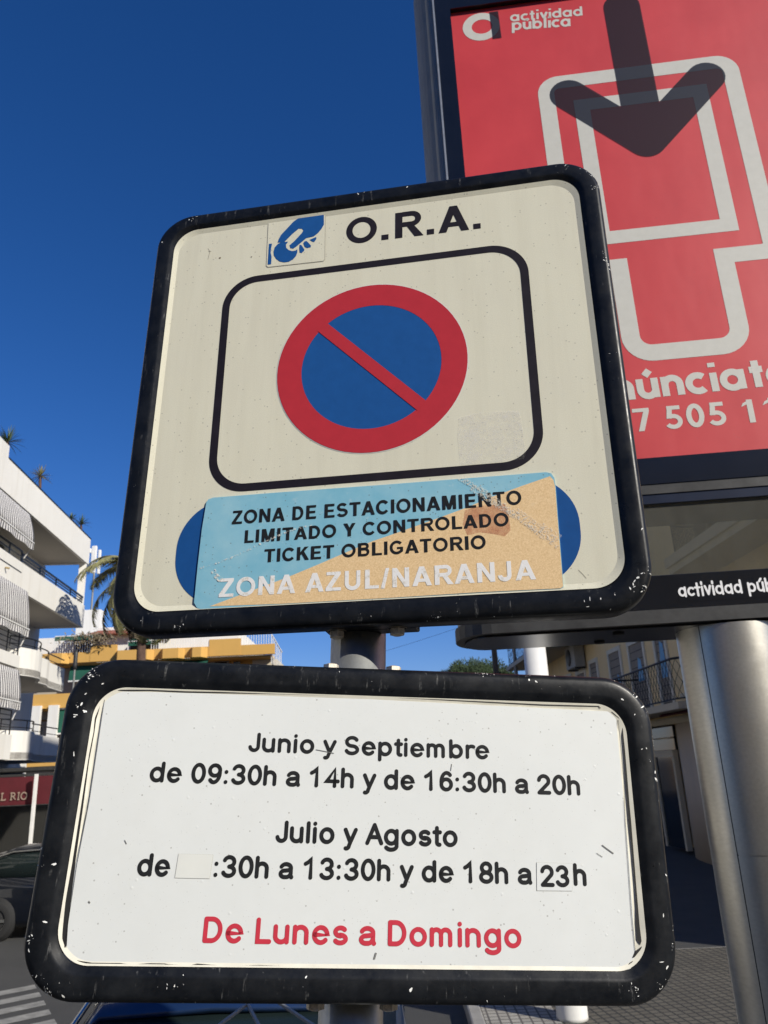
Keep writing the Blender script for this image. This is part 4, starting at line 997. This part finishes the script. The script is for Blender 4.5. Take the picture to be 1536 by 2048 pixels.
# ------------------------------------------------------------------ ochre apartment block in the distance
YB = thing('apartment_building', 'ochre apartment block with green awnings and a terracotta roof strip', 'building', (0, 45, 0))
mb = MB(); mb.box((-26, 1.5, 0), (-8.2, 14, 9.0)); mb.build('wall', M['yellow_wall'], YB)
mb = MB(); mb.box((-24, 2.6, 9.0), (-9.3, 12, 11.0)); mb.build('penthouse_wall', M['white_wall'], YB)
mb = MB(); mb.box((-26, 1.2, 6.0), (-9.6, 1.499, 8.9)); mb.box((-26, 1.2, 0.1), (-9.0, 1.499, 5.9)); mb.build('recess_wall', wallmat('pale_recess', (.42, .38, .30), .2), YB)
mb = MB(); mb.box((-26, 0, 9.04), (-6.7, .25, 9.62)); mb.box((-26, .251, 8.92), (-6.9, 1.5, 9.03)); mb.box((-10.5, -.02, 9.05), (-8.68, .23, 10.02)); mb.box((-17.4,-.021,9.05),(-15.9,.2,9.98))
for xa, xb in ((-15.9,-13.7),(-13.3,-11.9),(-11.6,-10.6),(-19.9,-18.6)):
    mb.prism([(xa, -.001), (xa+.25, -.5), (xb-.25, -.5), (xb, -.001)], 8.98, 9.55)
mb.build('parapet', M['yellow_wall'], YB)
for xa, xb, y_ in ((-13.9, -10.55, .1), (-8.65, -6.9, .1), (-19.5, -17.5, .1)):
    mb = MB(); mb.bar((xa, y_, 10.25), (xb, y_, 10.25), .05)
    n = int((xb-xa)/.14)
    for k in range(n+1): mb.bar((xa+(xb-xa)*k/n, y_, 9.6), (xa+(xb-xa)*k/n, y_, 10.25), .03)
    mb.build('railing', M['white_metal'], YB)
for xa, xb in ((-15.95, -14.2), (-19.4, -18.0)):
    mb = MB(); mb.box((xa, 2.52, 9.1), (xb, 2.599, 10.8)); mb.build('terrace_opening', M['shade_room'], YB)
for xa, xb, yb_, zt, zb in ((-15.4, -13.6, .5, 10.95, 9.95), (-19.8, -17.6, .6, 10.95, 10.45)):
    mb = MB(); mb.add([(xa, 2.5, zt), (xb, 2.5, zt), (xb, yb_, zb+.25), (xa, yb_, zb+.25), (xb, yb_, zb), (xa, yb_, zb)], [(0,1,2,3), (3,2,4,5)]); o = mb.build('awning', M['green_canvas'], YB); o.modifiers.new('s', 'SOLIDIFY').thickness = .03
    mb = MB(); mb.bar((xa, yb_, zb+.26), (xb, yb_, zb+.26), .06); mb.bar((xa, yb_, 9.6), (xa, yb_, zb+.2), .05); mb.bar((xb, yb_, 9.6), (xb, yb_, zb+.2), .05); mb.build('awning_frame', M['white_metal'], o)
mb = MB(); mb.add([(-18.6, 1.9, 10.98), (-13.0, 1.9, 10.98), (-13.0, 4.2, 11.62), (-18.6, 4.2, 11.62), (-18.6, 4.2, 11.0), (-13.0, 4.2, 11.0)], [(0,1,2,3), (0,3,4), (1,5,2), (3,2,5,4), (0,4,5,1)]); mb.build('tiled_roof', M['terracotta'], YB)
mb = MB(); mb.box((-18.7, 4.21, 11.0), (-12.9, 4.5, 11.8)); mb.build('roof_ridge', M['white_wall'], YB)
for xa, xb, zt, zb, ou in ((-18.7, -13.7, 8.95, 8.06, .15), (-13.3, -10.6, 8.95, 8.55, .9), (-19.6, -15.2, 6.45, 5.15, .2)):
    mb = MB(); mb.add([(xa, .9-.4, zt), (xb, .5, zt), (xb, .5-ou, zb), (xa, .5-ou, zb)], [(3,2,1,0)]); o = mb.build('awning', M['green_canvas'], YB); o.modifiers.new('s', 'SOLIDIFY').thickness = .03
    mb = MB(); mb.bar((xa, .5-ou, zb-.03), (xb, .5-ou, zb-.03), .08); mb.bar((xa-.05, .45, zt+.06), (xb+.05, .45, zt+.06), .08); mb.build('awning_bar', M['white_metal'], o)
mb = MB(); mb.box((-26, .3, 6.55), (-8.5, .55, 7.35)); mb.box((-26, .551, 6.45), (-8.6, 1.5, 6.549)); mb.box((-26, .35, 3.4), (-8.6, .6, 4.2))
mb.build('balcony_front', M['yellow_wall'], YB)
for xa, xb in ((-10.4, -9.7), (-9.3, -8.9), (-12.6, -11.6)):
    mb = MB(); mb.box((xa, 1.12, 7.4), (xb, 1.198, 8.85)); mb.build('window', M['window_glass'], YB)
for x_ in (-20.6, -19.6):
    mb = MB(); mb.box((x_, .1, 4.2), (x_+.55, .3, 6.7)); mb.build('pilaster', M['white_wall'], YB)
mb = MB()
for k in range(7): mb.bar((-6.9 + .05*k, .2 + .3*k, 8.5), (-6.9 + .05*k, .2 + .3*k, 10.2 - .12*k), .04)
mb.bar((-6.9, .2, 10.2), (-6.55, 2.1, 9.4), .05); mb.build('stair_railing', M['white_metal'], YB)
mb = MB(); mb.box((-8.2, 1.3, 7.9), (-6.75, 6, 8.9)); mb.build('corner_slab', M['slab'], YB)
# leaf fringe hanging over the ochre parapet
o = thing('climbing_plant', 'grey leafy creeper spilling over the ochre parapet', 'plant', tuple(at_y(180, 1276, 44.6)))
mb = MB()
for k in range(420):
    c = Vector((random.gauss(0, .75), random.gauss(0, .12), random.gauss(0, .20))); a = Vector((random.uniform(-1,1), random.uniform(-1,1), random.uniform(-1,1))).normalized(); b = a.orthogonal().normalized()
    s_ = random.uniform(.03, .08); mb.poly([c-a*s_*2, c+b*s_*.6, c+a*s_*2, c-b*s_*.6])
mb.build('foliage', M['palm_dead'], o)
# slender grey street lamp in front of it
sl = thing('street_lamp', 'slender grey street lamp in front of the ochre apartment block', 'street lamp', (at_y(150, 1330, 38).x, 38, 0))
mb = MB(); mb.tube([(0,0,0),(0,0,4),(0,0,8.2)], [.075,.06,.045], 10); mb.build('pole', M['grey_pole'], sl)
mb = MB(); mb.lathe([(0,7.7),(.09,7.7),(.10,7.9),(.10,8.5),(.06,8.62),(0,8.62)], 14); mb.build('lamp_head', M['alu_dull'], sl)

# ------------------------------------------------------------------ phone mast antennas above the roofs
an = thing('antenna_mast', 'white phone mast panels rising between the white roof and the palm', 'antenna', (at_y(188, 1150, 60).x, 60, 0))
ax0 = at_y(188, 1150, 60).x
mb = MB(); mb.tube([(0,0,10),(0,0,20.4)], .08, 8); mb.build('mast_pole', M['grey_pole'], an)
for x0_, y0_, y1_, wpx, dep in ((190, 1092, 1146, 10.5, 60), (200.5, 1100, 1148, 5.5, 60.6), (179.5, 1097, 1106, 7.0, 59.6)):
    p, q_ = at_y(x0_, y0_, dep), at_y(x0_ - (y1_-y0_)*.085, y1_, dep); hw2 = wpx/1548*dep/2
    mb = MB(); mb.box((q_.x-ax0-hw2, dep-60-.12, q_.z), (q_.x-ax0+hw2, dep-60+.12, p.z)); bevel(mb.build('antenna_panel', M['white_metal'], an), .05)
mb = MB(); mb.box((-.9, -.5, 9), (.9, .5, 15.2)); mb.build('mast_base', M['white_wall'], an)

# ------------------------------------------------------------------ palm
def palm(loc, H_, label):
    o = thing('palm_tree', label, 'tree', loc); mb = MB()
    pts = [(.1*math.sin(i*.6), 0, H_*i/10) for i in range(11)]; mb.tube(pts, [.24 - .011*i for i in range(11)], 12); mb.build('trunk', M['bark'], o)
    top = Vector(pts[-1])
    def crown(n, e0, e1, L, m, name, droop, wd=.02, seg=16, lf=.55):
        mb = MB()
        for k in range(n):
            az = 6.283*k/n + random.uniform(-.2, .2); e_ = random.uniform(e0, e1); l = L*random.uniform(.85, 1.1); prev = top.copy()
            dr = Vector((math.cos(az), math.sin(az), 0)); side = Vector((-math.sin(az), math.cos(az), 0)); c = top.copy(); th = e_
            for i in range(seg):
                th -= droop/seg*(1 + i/seg); c2 = c + (dr*math.cos(th) + Vector((0,0,math.sin(th))))*l/seg
                mb.bar(c, c2, .035*(1-i/seg)+.008)
                up_ = -dr*math.sin(th) + Vector((0,0,math.cos(th)))
                if i > 1:
                    for sg in (-1, 1):
                        for h_ in (0, .33, .67):
                            b0 = c.lerp(c2, h_); ll = lf*(math.sin(3.14*(i+.6)/(seg+1))**.6)*random.uniform(.8, 1.1)
                            tip = b0 + side*sg*ll*.75 + (c2-c).normalized()*ll*.55 - up_*ll*.35*random.uniform(.4, 1.3)
                            f_ = (c2-c).normalized()*wd; mb.poly([b0-f_, b0+f_, tip])
                c = c2
        return mb.build(name, m, o)
    crown(64, -.7, 1.3, 2.8, M['palm_leaf'], 'crown', 1.35, .035, 16, .62)
    crown(16, -1.1, -.3, 2.5, M['palm_dead'], 'dead_skirt', .8, .028, 12, .45)
    return o
random.seed(21)
pb_ = at_y(293, 1300, 28)
palm((pb_.x - .10, 28, 0), 9.6, 'feathery palm tree with a brown trunk in front of the ochre block')

# ------------------------------------------------------------------ far pine, utility poles, wires
pn = thing('pine_tree', 'distant dark green umbrella pine with a flat topped crown', 'tree', (at_y(950, 1340, 60).x, 60, 0))
mb = MB(); mb.tube([(0,0,0),(.15,0,3.2),(-.1,0,6.2)], [.35,.28,.22], 10)
for k in range(7):
    a = 6.283*k/7; mb.tube([(-.05,0,5.6),(1.1*math.cos(a),.9*math.sin(a),7.0),(2.0*math.cos(a),1.6*math.sin(a),8.0)], [.12,.08,.04], 6)
mb.build('trunk', M['wood'], pn)
random.seed(5)
mb = MB(); cl = []
for k in range(95):
    a = random.random()*6.283; r_ = math.sqrt(random.random()); cl.append((2.45*r_*math.cos(a), 2.2*r_*math.sin(a), 8.6 + 1.15*math.sqrt(max(0, 1-r_*r_))*random.uniform(-.2, 1), random.uniform(.42, .75)))
for cx_, cy_, cz_, cr2 in cl:
    for k in range(170):
        d_ = Vector((random.gauss(0,1), random.gauss(0,1), random.gauss(0,.75))).normalized()*cr2*random.uniform(.55, 1.05)
        c = Vector((cx_, cy_, cz_)) + d_; a = (d_.normalized() + Vector((random.uniform(-.7,.7), random.uniform(-.7,.7), random.uniform(-.2,.9)))).normalized(); b = a.orthogonal().normalized()
        s_ = random.uniform(.06, .12); mb.poly([c-b*s_*.45, c+b*s_*.45, c+a*s_*2.2])
mb.build('crown', M['pine'], pn)
up_ = thing('utility_pole', 'brown wooden utility pole in front of the umbrella pine', 'utility pole', (at_y(990, 1320, 40).x, 40, 0))
mb = MB(); mb.tube([(0,0,0),(0,0,10.2)], [.19,.125], 12); mb.build('pole', M['wood'], up_)
mb = MB(); mb.box((-.9,-.06,9.6),(.9,.06,9.72)); mb.build('crossarm', M['wood'], up_)
g2 = thing('utility_pole', 'thin grey metal pole between the wooden pole and the white lamp post', 'utility pole', (at_y(1030, 1320, 35).x, 35, 0))
mb = MB(); mb.tube([(0,0,0),(0,0,9.2)], [.10,.07], 10); mb.build('pole', M['grey_pole'], g2)
mb = MB(); mb.box((-.14,-.05,8.7),(.14,.05,8.8)); mb.build('bracket', M['grey_pole'], g2)
def wire(a, b, sag, label):
    mb = MB(); a, b = Vector(a), Vector(b)
    mb.tube([a.lerp(b, i/16) + Vector((0,0,-sag*4*(i/16)*(1-i/16))) for i in range(17)], .007, 5); tag(mb.build('overhead_wire', M['iron'], None), label, 'cable')
wire((at_y(990,1320,40).x, 40, 9.75), (-26, 62, 9.4), 1.6, 'thin black overhead wire sloping left from the wooden pole')
wire((at_y(990,1320,40).x, 40, 8.05), (at_y(1030,1320,35).x, 35, 8.75), .1, 'short black wire between the wooden pole and the thin grey pole')

# ------------------------------------------------------------------ cream building on the right (local x away from the street, y away)
RB = thing('apartment_building', 'shaded cream building with iron balconies and a rounded grey pillar', 'building', (7.5, 20, 0), R(2))
mb = MB(); mb.box((0, -11.3, 3.27), (11, 17, 18.4)); mb.box((.9, -11.3, 0), (11, 17, 3.269)); mb.build('wall', M['cream_wall'], RB)
# ground floor: rounded pillar, door and dark transom
mb = MB(); pl = [(.85,-1.55)] + [(.45 - .45*math.cos(R(a)), .35 - (1.9)*math.cos(R(a))*0 + (1.45*math.sin(R(a-90)))) for a in range(0, 181, 12)] + [(.85,1.8)]
pl = [(.89,-2.5)] + [(.45 - .60*math.cos(R(a)), -.2 + 2.25*math.sin(R(a))) for a in range(-90, 91, 12)] + [(.89,2.05)]
mb.prism(pl[::-1], 0, 3.268); o = mb.build('pillar', M['stone_grey'], RB)
for p in o.data.polygons: p.use_smooth = abs(p.normal.z) < .5
mb = MB(); mb.box((.25,-2.25,0),(.899,-1.0,.16)); mb.box((-.02,-.9,0),(.2,1.0,.10)); mb.build('plinth', M['stone_grey'], RB)
mb = MB(); mb.box((.10, 2.10, .12), (.14, 3.4, 2.45)); dr_ = mb.build('door', M['window_glass'], RB)
mb = MB(); mb.box((.06, 1.98, .1), (.20, 2.099, 2.449)); mb.box((.06, 3.401, .1), (.20, 3.52, 2.449)); mb.box((.05, 1.98, 2.45), (.21, 3.52, 2.62)); mb.build('door_frame', M['slab'], dr_)
mb = MB(); mb.box((.18, 2.06, 2.63), (.24, 9, 3.26)); mb.build('transom_window', M['window_glass'], RB)
mb = MB(); mb.box((.45, 3.53, .1), (.52, 9, 2.6)); mb.build('shop_window', M['window_glass'], RB)
mb = MB(); mb.box((.10, 2.06, 2.93), (.179, 9, 2.97)); mb.build('window_bar', M['slab'], RB)
mb = MB(); mb.box((.15, -11.2, 0), (.9, -2.4, 3.2)); mb.build('shop_wall', M['stone_grey'], RB)
# floor slabs and balconies
mb = MB(); mb.box((-.14, -11.3, 3.272), (.0, 17, 3.44)); mb.build('string_course', M['slab'], RB)
def iron_balcony(y0, y1, z, out, dense, floor=.16):
    mb = MB(); mb.box((-out, y0, z), (-.001, y1, z+floor)); o = mb.build('balcony', M['slab'], RB)
    r = MB(); zt, zb = z+floor+1.0, z+floor+.08
    path = [(-.05, y1)] + [(-out + .08 + .35*(1-math.sin(R(a))), y1 - .35*(1-math.cos(R(a)))) for a in range(0, 91, 15)][1:] + [(-out+.08, y0+.35)] + [(-out + .08 + .35*(1-math.cos(R(a))), y0 + .35*(1-math.sin(R(a)))) for a in range(15, 91, 15)] + [(-.05, y0)]
    r.tube([(x, y, zt) for x, y in path], .028, 8); r.tube([(x, y, zb) for x, y in path], .02, 8)
    # diamond mesh following the rail
    seg = [0]; 
    for a, b in zip(path, path[1:]): seg.append(seg[-1] + math.hypot(b[0]-a[0], b[1]-a[1]))
    def at_(s_):
        s_ = min(max(s_, 0), seg[-1]-1e-6)
        for i in range(len(seg)-1):
            if seg[i+1] >= s_:
                f = (s_-seg[i])/(seg[i+1]-seg[i]+1e-9); return (path[i][0]+(path[i+1][0]-path[i][0])*f, path[i][1]+(path[i+1][1]-path[i][1])*f)
    hgt = zt - zb; st = dense; k = -hgt
    while k < seg[-1] + hgt:
        for sg in (1, -1):
            p_ = []
            for i in range(9):
                f = i/8; s_ = k + sg*hgt*.55*f
                if -.01 <= s_ <= seg[-1]+.01: x, y = at_(s_); p_.append((x, y, zb + hgt*f + 0*s_))
            if len(p_) > 1: r.tube(p_, .0065, 4, 0, False)
        k += st
    r.build('railing', M['iron'], o); return o
ib = iron_balcony(-1.6, 3.6, 3.50, 1.0, .20)
iron_balcony(-9.0, -2.3, 6.47, 1.0, .075)
mb = MB(); mb.box((-1.06, -9.05, 6.63), (-.98, -2.25, 6.86)); mb.build('slab_fascia', M['slab'], RB)
iron_balcony(7.5, 17, 6.55, 1.5, .3)
mb = MB(); wave_sheet(mb, (-.7, -5.9), (-.7, -3.3), 8.2, 1.45, 0, 50, .07, 7); mb.build('hanging_curtain', M['curtain'], RB)
# windows: shutter, frame, strip of blue film
def window(y0, y1, z0, z1, film=None, shut=.75):
    mb = MB(); mb.box((-.012, y0, z0), (.05, y1, z1)); o = mb.build('window', M['shutter'], RB)
    f = MB(); tw = .14
    f.box((-.05, y0-tw, z0), (-.001, y0, z1+tw)); f.box((-.05, y1, z0), (-.001, y1+tw, z1+tw)); f.box((-.05, y0, z1), (-.001, y1, z1+tw)); f.build('frame', M['trim_white'], o)
    g = MB()
    for k in range(9): g.box((-.018, y0+.02, z0 + (z1-z0)*k/9), (-.013, y1-.02, z0 + (z1-z0)*k/9 + .02))
    g.build('shutter_slat', M['shade_room'], o)
    if film: 
        b = MB(); ya, yb, za, zb = film; b.add([(-.02,ya,za),(-.02,yb,za),(-.02,yb-.05,(za+zb)/2),(-.02,ya+.7*(yb-ya),zb),(-.02,ya+.25*(yb-ya),zb-.1),(-.02,ya+.1,(za+zb)/2)], [(0,1,2,3,4,5)]); b.build('protective_film', M['film_blue'], o)
window(5.0, 6.1, 3.6, 5.75, (5.15, 5.6, 4.5, 5.05)); window(2.85, 4.05, 3.6, 5.72, (3.05, 3.55, 4.6, 5.3)); window(1.15, 1.85, 3.6, 5.65, (1.2, 1.7, 4.5, 5.5)); window(7.6, 8.4, 4.2, 5.72)
window(-1.2, -.2, 3.98, 5.1); window(11.2, 12.4, 3.6, 5.6); window(-6.9, -5.9, 7.0, 8.9); window(9.2, 10.3, 3.6, 5.55)
mb = MB(); mb.box((-.25, -1.5, 3.84), (-.001, .1, 3.95)); mb.build('window_sill', M['slab'], RB)
mb = MB(); mb.add([(-.001,-1.35,3.80),(-.001,.75,3.80),(-.62,.75,3.46),(-.62,-1.35,3.46)], [(0,1,2,3)]); o = mb.build('small_awning', M['maroon'], RB); o.modifiers.new('s', 'SOLIDIFY').thickness = .04
ac = thing('air_conditioner', 'boxy air conditioner mounted on the shaded cream wall', 'air conditioner', (7.5 - .035*9.6 - .01, 29.5, 5.72), R(2))
mb = MB(); mb.box((-.42,-.65,0),(-.03,.65,.82)); bevel(mb.build('casing', mat('ac_casing', (.30, .29, .26), .6), ac), .02)
mb = MB(); mb.lathe([(0,.02),(.30,.02),(.32,.0),(.32,-.01),(0,-.01)], 24); f = mb.build('fan_grille', M['iron'], ac, (-.425, .15, .42)); f.rotation_euler = (0, R(-90), 0)
mb = MB(); mb.bar((-.40,-.5,-.03),(0,-.5,-.03),.05); mb.bar((-.40,.5,-.03),(0,.5,-.03),.05); mb.build('wall_bracket', M['iron'], ac)

# ------------------------------------------------------------------ cars
def car_paint(name, c):
    t = NT(name); t.set(Roughness=.28, Metallic=.35); t.set(**{'Coat Weight': 1.0, 'Coat Roughness': .03})
    t.col(t.ramp(t.noise(300, 2, .5), [(.3, tuple(x*.8 for x in c)), (.7, c)])); return t.m
M['rubber'] = mat('tyre_rubber', (.014, .014, .014), .85)
M['chrome'] = mat('chrome_trim', (.62, .62, .60), .18, 1.0, .05)
M['car_glass'] = mat('tinted_car_glass', (.010, .016, .016), .05, 0, .2, 2)
M['alloy'] = mat('alloy_rim', (.42, .42, .40), .3, .9, .1, 8)
M['lamp_red'] = mat('tail_lamp_red', (.35, .01, .01), .15)
M['lamp_clear'] = mat('clear_lamp', (.55, .56, .58), .1)
def car(label, loc, rz, paint):
    """saloon-height hatchback, local +x is the front, z up"""
    o = thing('parked_car', label, 'car', loc, rz)
    secs = [(-2.05,.42,.95,.60),(-1.98,.30,1.02,.74),(-1.6,.24,1.02,.84),(-.8,.20,.99,.87),(.2,.20,.97,.87),(1.0,.20,.95,.87),(1.55,.24,.86,.84),(1.95,.30,.74,.74),(2.08,.40,.62,.60)]
    def loft(secs, shape, m, name, par, smooth=True):
        mb = MB(); n = None; vs = []
        for s_ in secs: pts = shape(*s_); n = len(pts); vs += pts
        k = len(secs); mb.add(vs, [(i*n+j, i*n+(j+1) % n, (i+1)*n+(j+1) % n, (i+1)*n+j) for i in range(k-1) for j in range(n)], 0, smooth)
        mb.add(vs[:n], [tuple(range(n-1,-1,-1))]); mb.add(vs[-n:], [tuple(range(n))])
        return mb.build(name, m, par)
    def body(x, z0, z1, hw):
        r_ = .12; return [(x,-hw+.05,z0),(x,-hw,z0+.12),(x,-hw,z1-.22),(x,-hw+.035,z1-.05),(x,-hw+r_,z1),(x,hw-r_,z1),(x,hw-.035,z1-.05),(x,hw,z1-.22),(x,hw,z0+.12),(x,hw-.05,z0)]
    loft(secs, body, paint, 'body', o)
    gh = [(-1.92,1.0,.66,.985),(-1.62,1.33,.61,.985),(-1.2,1.42,.60,.98),(-.3,1.45,.60,.965),(.25,1.41,.60,.955),(.55,1.30,.62,.95),(1.12,.955,.70,.94)]
    def ghs(x, z, hw, zb): return [(x,-.80*min(1,hw/.6),zb),(x,-hw-.02,z-.10 if z-zb > .2 else zb+.001),(x,-hw+.09,z-.008 if z-zb > .1 else zb+.002),(x,hw-.09,z-.008 if z-zb > .1 else zb+.002),(x,hw+.02,z-.10 if z-zb > .2 else zb+.001),(x,.80*min(1,hw/.6),zb)]
    gl_ = loft(gh, ghs, M['car_glass'], 'glasshouse', o)
    rf = [(-1.70,1.30,.56),(-1.2,1.432,.575),(-.3,1.462,.575),(.25,1.425,.57),(.50,1.34,.565)]
    mb = MB(); vs = []
    for x, z, hw in rf: vs += [(x,-hw-.03,z-.075),(x,-hw+.05,z),(x,0,z+.018),(x,hw-.05,z),(x,hw+.03,z-.075)]
    mb.add(vs, [(i*5+j, i*5+j+1, (i+1)*5+j+1, (i+1)*5+j) for i in range(len(rf)-1) for j in range(4)], 0, True); r_ = mb.build('roof', paint, o); r_.modifiers.new('s','SOLIDIFY').thickness = -.03
    for sg in (-1, 1):
        mb = MB(); mb.tube([(-1.75,sg*.64,1.22),(-1.2,sg*.632,1.37),(-.3,sg*.632,1.40),(.28,sg*.63,1.35),(.62,sg*.655,1.22),(1.1,sg*.73,.97)], .016, 6); mb.build('window_trim', M['chrome'], o)
        mb = MB(); mb.bar((-.55,sg*.74,.98),(-.55,sg*.625,1.38),.07,.03); mb.bar((.62,sg*.655,1.23),(1.12,sg*.735,.95),.06,.04); mb.bar((-1.9,sg*.70,.98),(-1.66,sg*.64,1.26),.14,.05); mb.build('pillar', paint, o)
        mb = MB(); mb.lathe([(0,0),(.09,.01),(.10,.05),(.08,.12),(0,.13)], 12); m_ = mb.build('wing_mirror', paint, o, (.72, sg*.90, .99)); m_.scale = (.7, 1.1, .9)
        mb = MB(); mb.box((-2.06,sg*.62-.10,.74),(-1.93,sg*.62+.12,.94)); bevel(mb.build('tail_lamp', M['lamp_red'], o), .03)
        mb = MB(); mb.box((1.88,sg*.60-.15,.60),(2.02,sg*.60+.12,.72)); bevel(mb.build('headlight', M['lamp_clear'], o), .03)
        for x_ in (-1.32, 1.28):
            mb = MB(); mb.lathe([(.20,-.10),(.29,-.105),(.315,-.08),(.315,.08),(.29,.105),(.20,.10)], 28); wh = mb.build('wheel', M['rubber'], o, (x_, sg*.80, .315)); wh.rotation_euler = (R(90), 0, 0)
            mb = MB(); mb.lathe([(.21,-.10),(.20,-.085),(.17,-.06),(.06,-.075),(0,-.085)], 28); mb.lathe([(0,.085),(.06,.075),(.17,.06),(.20,.085),(.21,.10)], 28)
            for k in range(5):
                a = 6.283*k/5; mb.bar((.05*math.cos(a),.05*math.sin(a),sg*-.088),(.19*math.cos(a),.19*math.sin(a),sg*-.09),.045,.03)
            mb.build('rim', M['alloy'], wh)
            mb = MB(); mb.lathe([(0,-.06),(.36,-.06),(.36,.075),(0,.075)], 24); ar = mb.build('wheel_arch', M['dark_gap'], o, (x_, sg*.80, .325)); ar.rotation_euler = (R(90), 0, 0)
    mb = MB(); mb.box((-2.10,-.26,.62),(-2.045,.26,.73)); mb.build('plate_recess', M['dark_gap'], o)
    return o
car('dark blue hatchback parked by the cafe terrace, partly behind the lower sign', (-5.60, 15.4, 0), 0, car_paint('midnight_blue_paint', (.003, .006, .014)))
cb_ = car('dark blue car parked at the kerb directly under the lower sign', (-.98, 5.05, 0), R(-90), car_paint('navy_blue_paint', (.016, .040, .110)))
cb_.scale = (1.08, 1.14, 1.02)
mb = MB(); mb.add([(-1.2,-.02,1.452),(.35,-.02,1.437),(.35,.50,1.427),(-1.2,.50,1.442)], [(0,1,2,3)]); mb.add([(-1.15,.0,1.462),(.30,.0,1.462),(.30,.48,1.458),(-1.15,.48,1.460)], [(0,1,2,3)])
sr = mb.build('sunroof', M['car_glass'], cb_)
def to_car(x, y, z): p = ground(x, y, z); return (-(p.y-5.05)/1.08, (p.x+.98)/1.14, z/1.02)
for a_, b_ in (((495,2008), (436,2052)), ((495,2008), (518,2052)), ((556,2004), (640,2060))):
    mb = MB(); mb.bar(to_car(*a_, 1.505), to_car(*b_, 1.505), .011, .010); mb.build('roof_trim', M['alu_grey'], cb_)

# ------------------------------------------------------------------ unseen houses behind the viewpoint, added for reflections in steel, glass and paint
OB = thing('reflection_row_house', 'plain unseen row of houses added behind the viewpoint for reflections', 'building', (0, -13, 0))
mb = MB(); mb.box((-34, -9, 0), (30, 0, 8.6)); mb.build('wall', M['cream_wall'], OB)
for k in range(15):
    for z_ in (1.0, 4.2, 6.6):
        mb = MB(); mb.box((-33 + k*4.2, .001, z_), (-31.6 + k*4.2, .04, z_+1.5)); mb.build('window', M['window_glass'], OB)
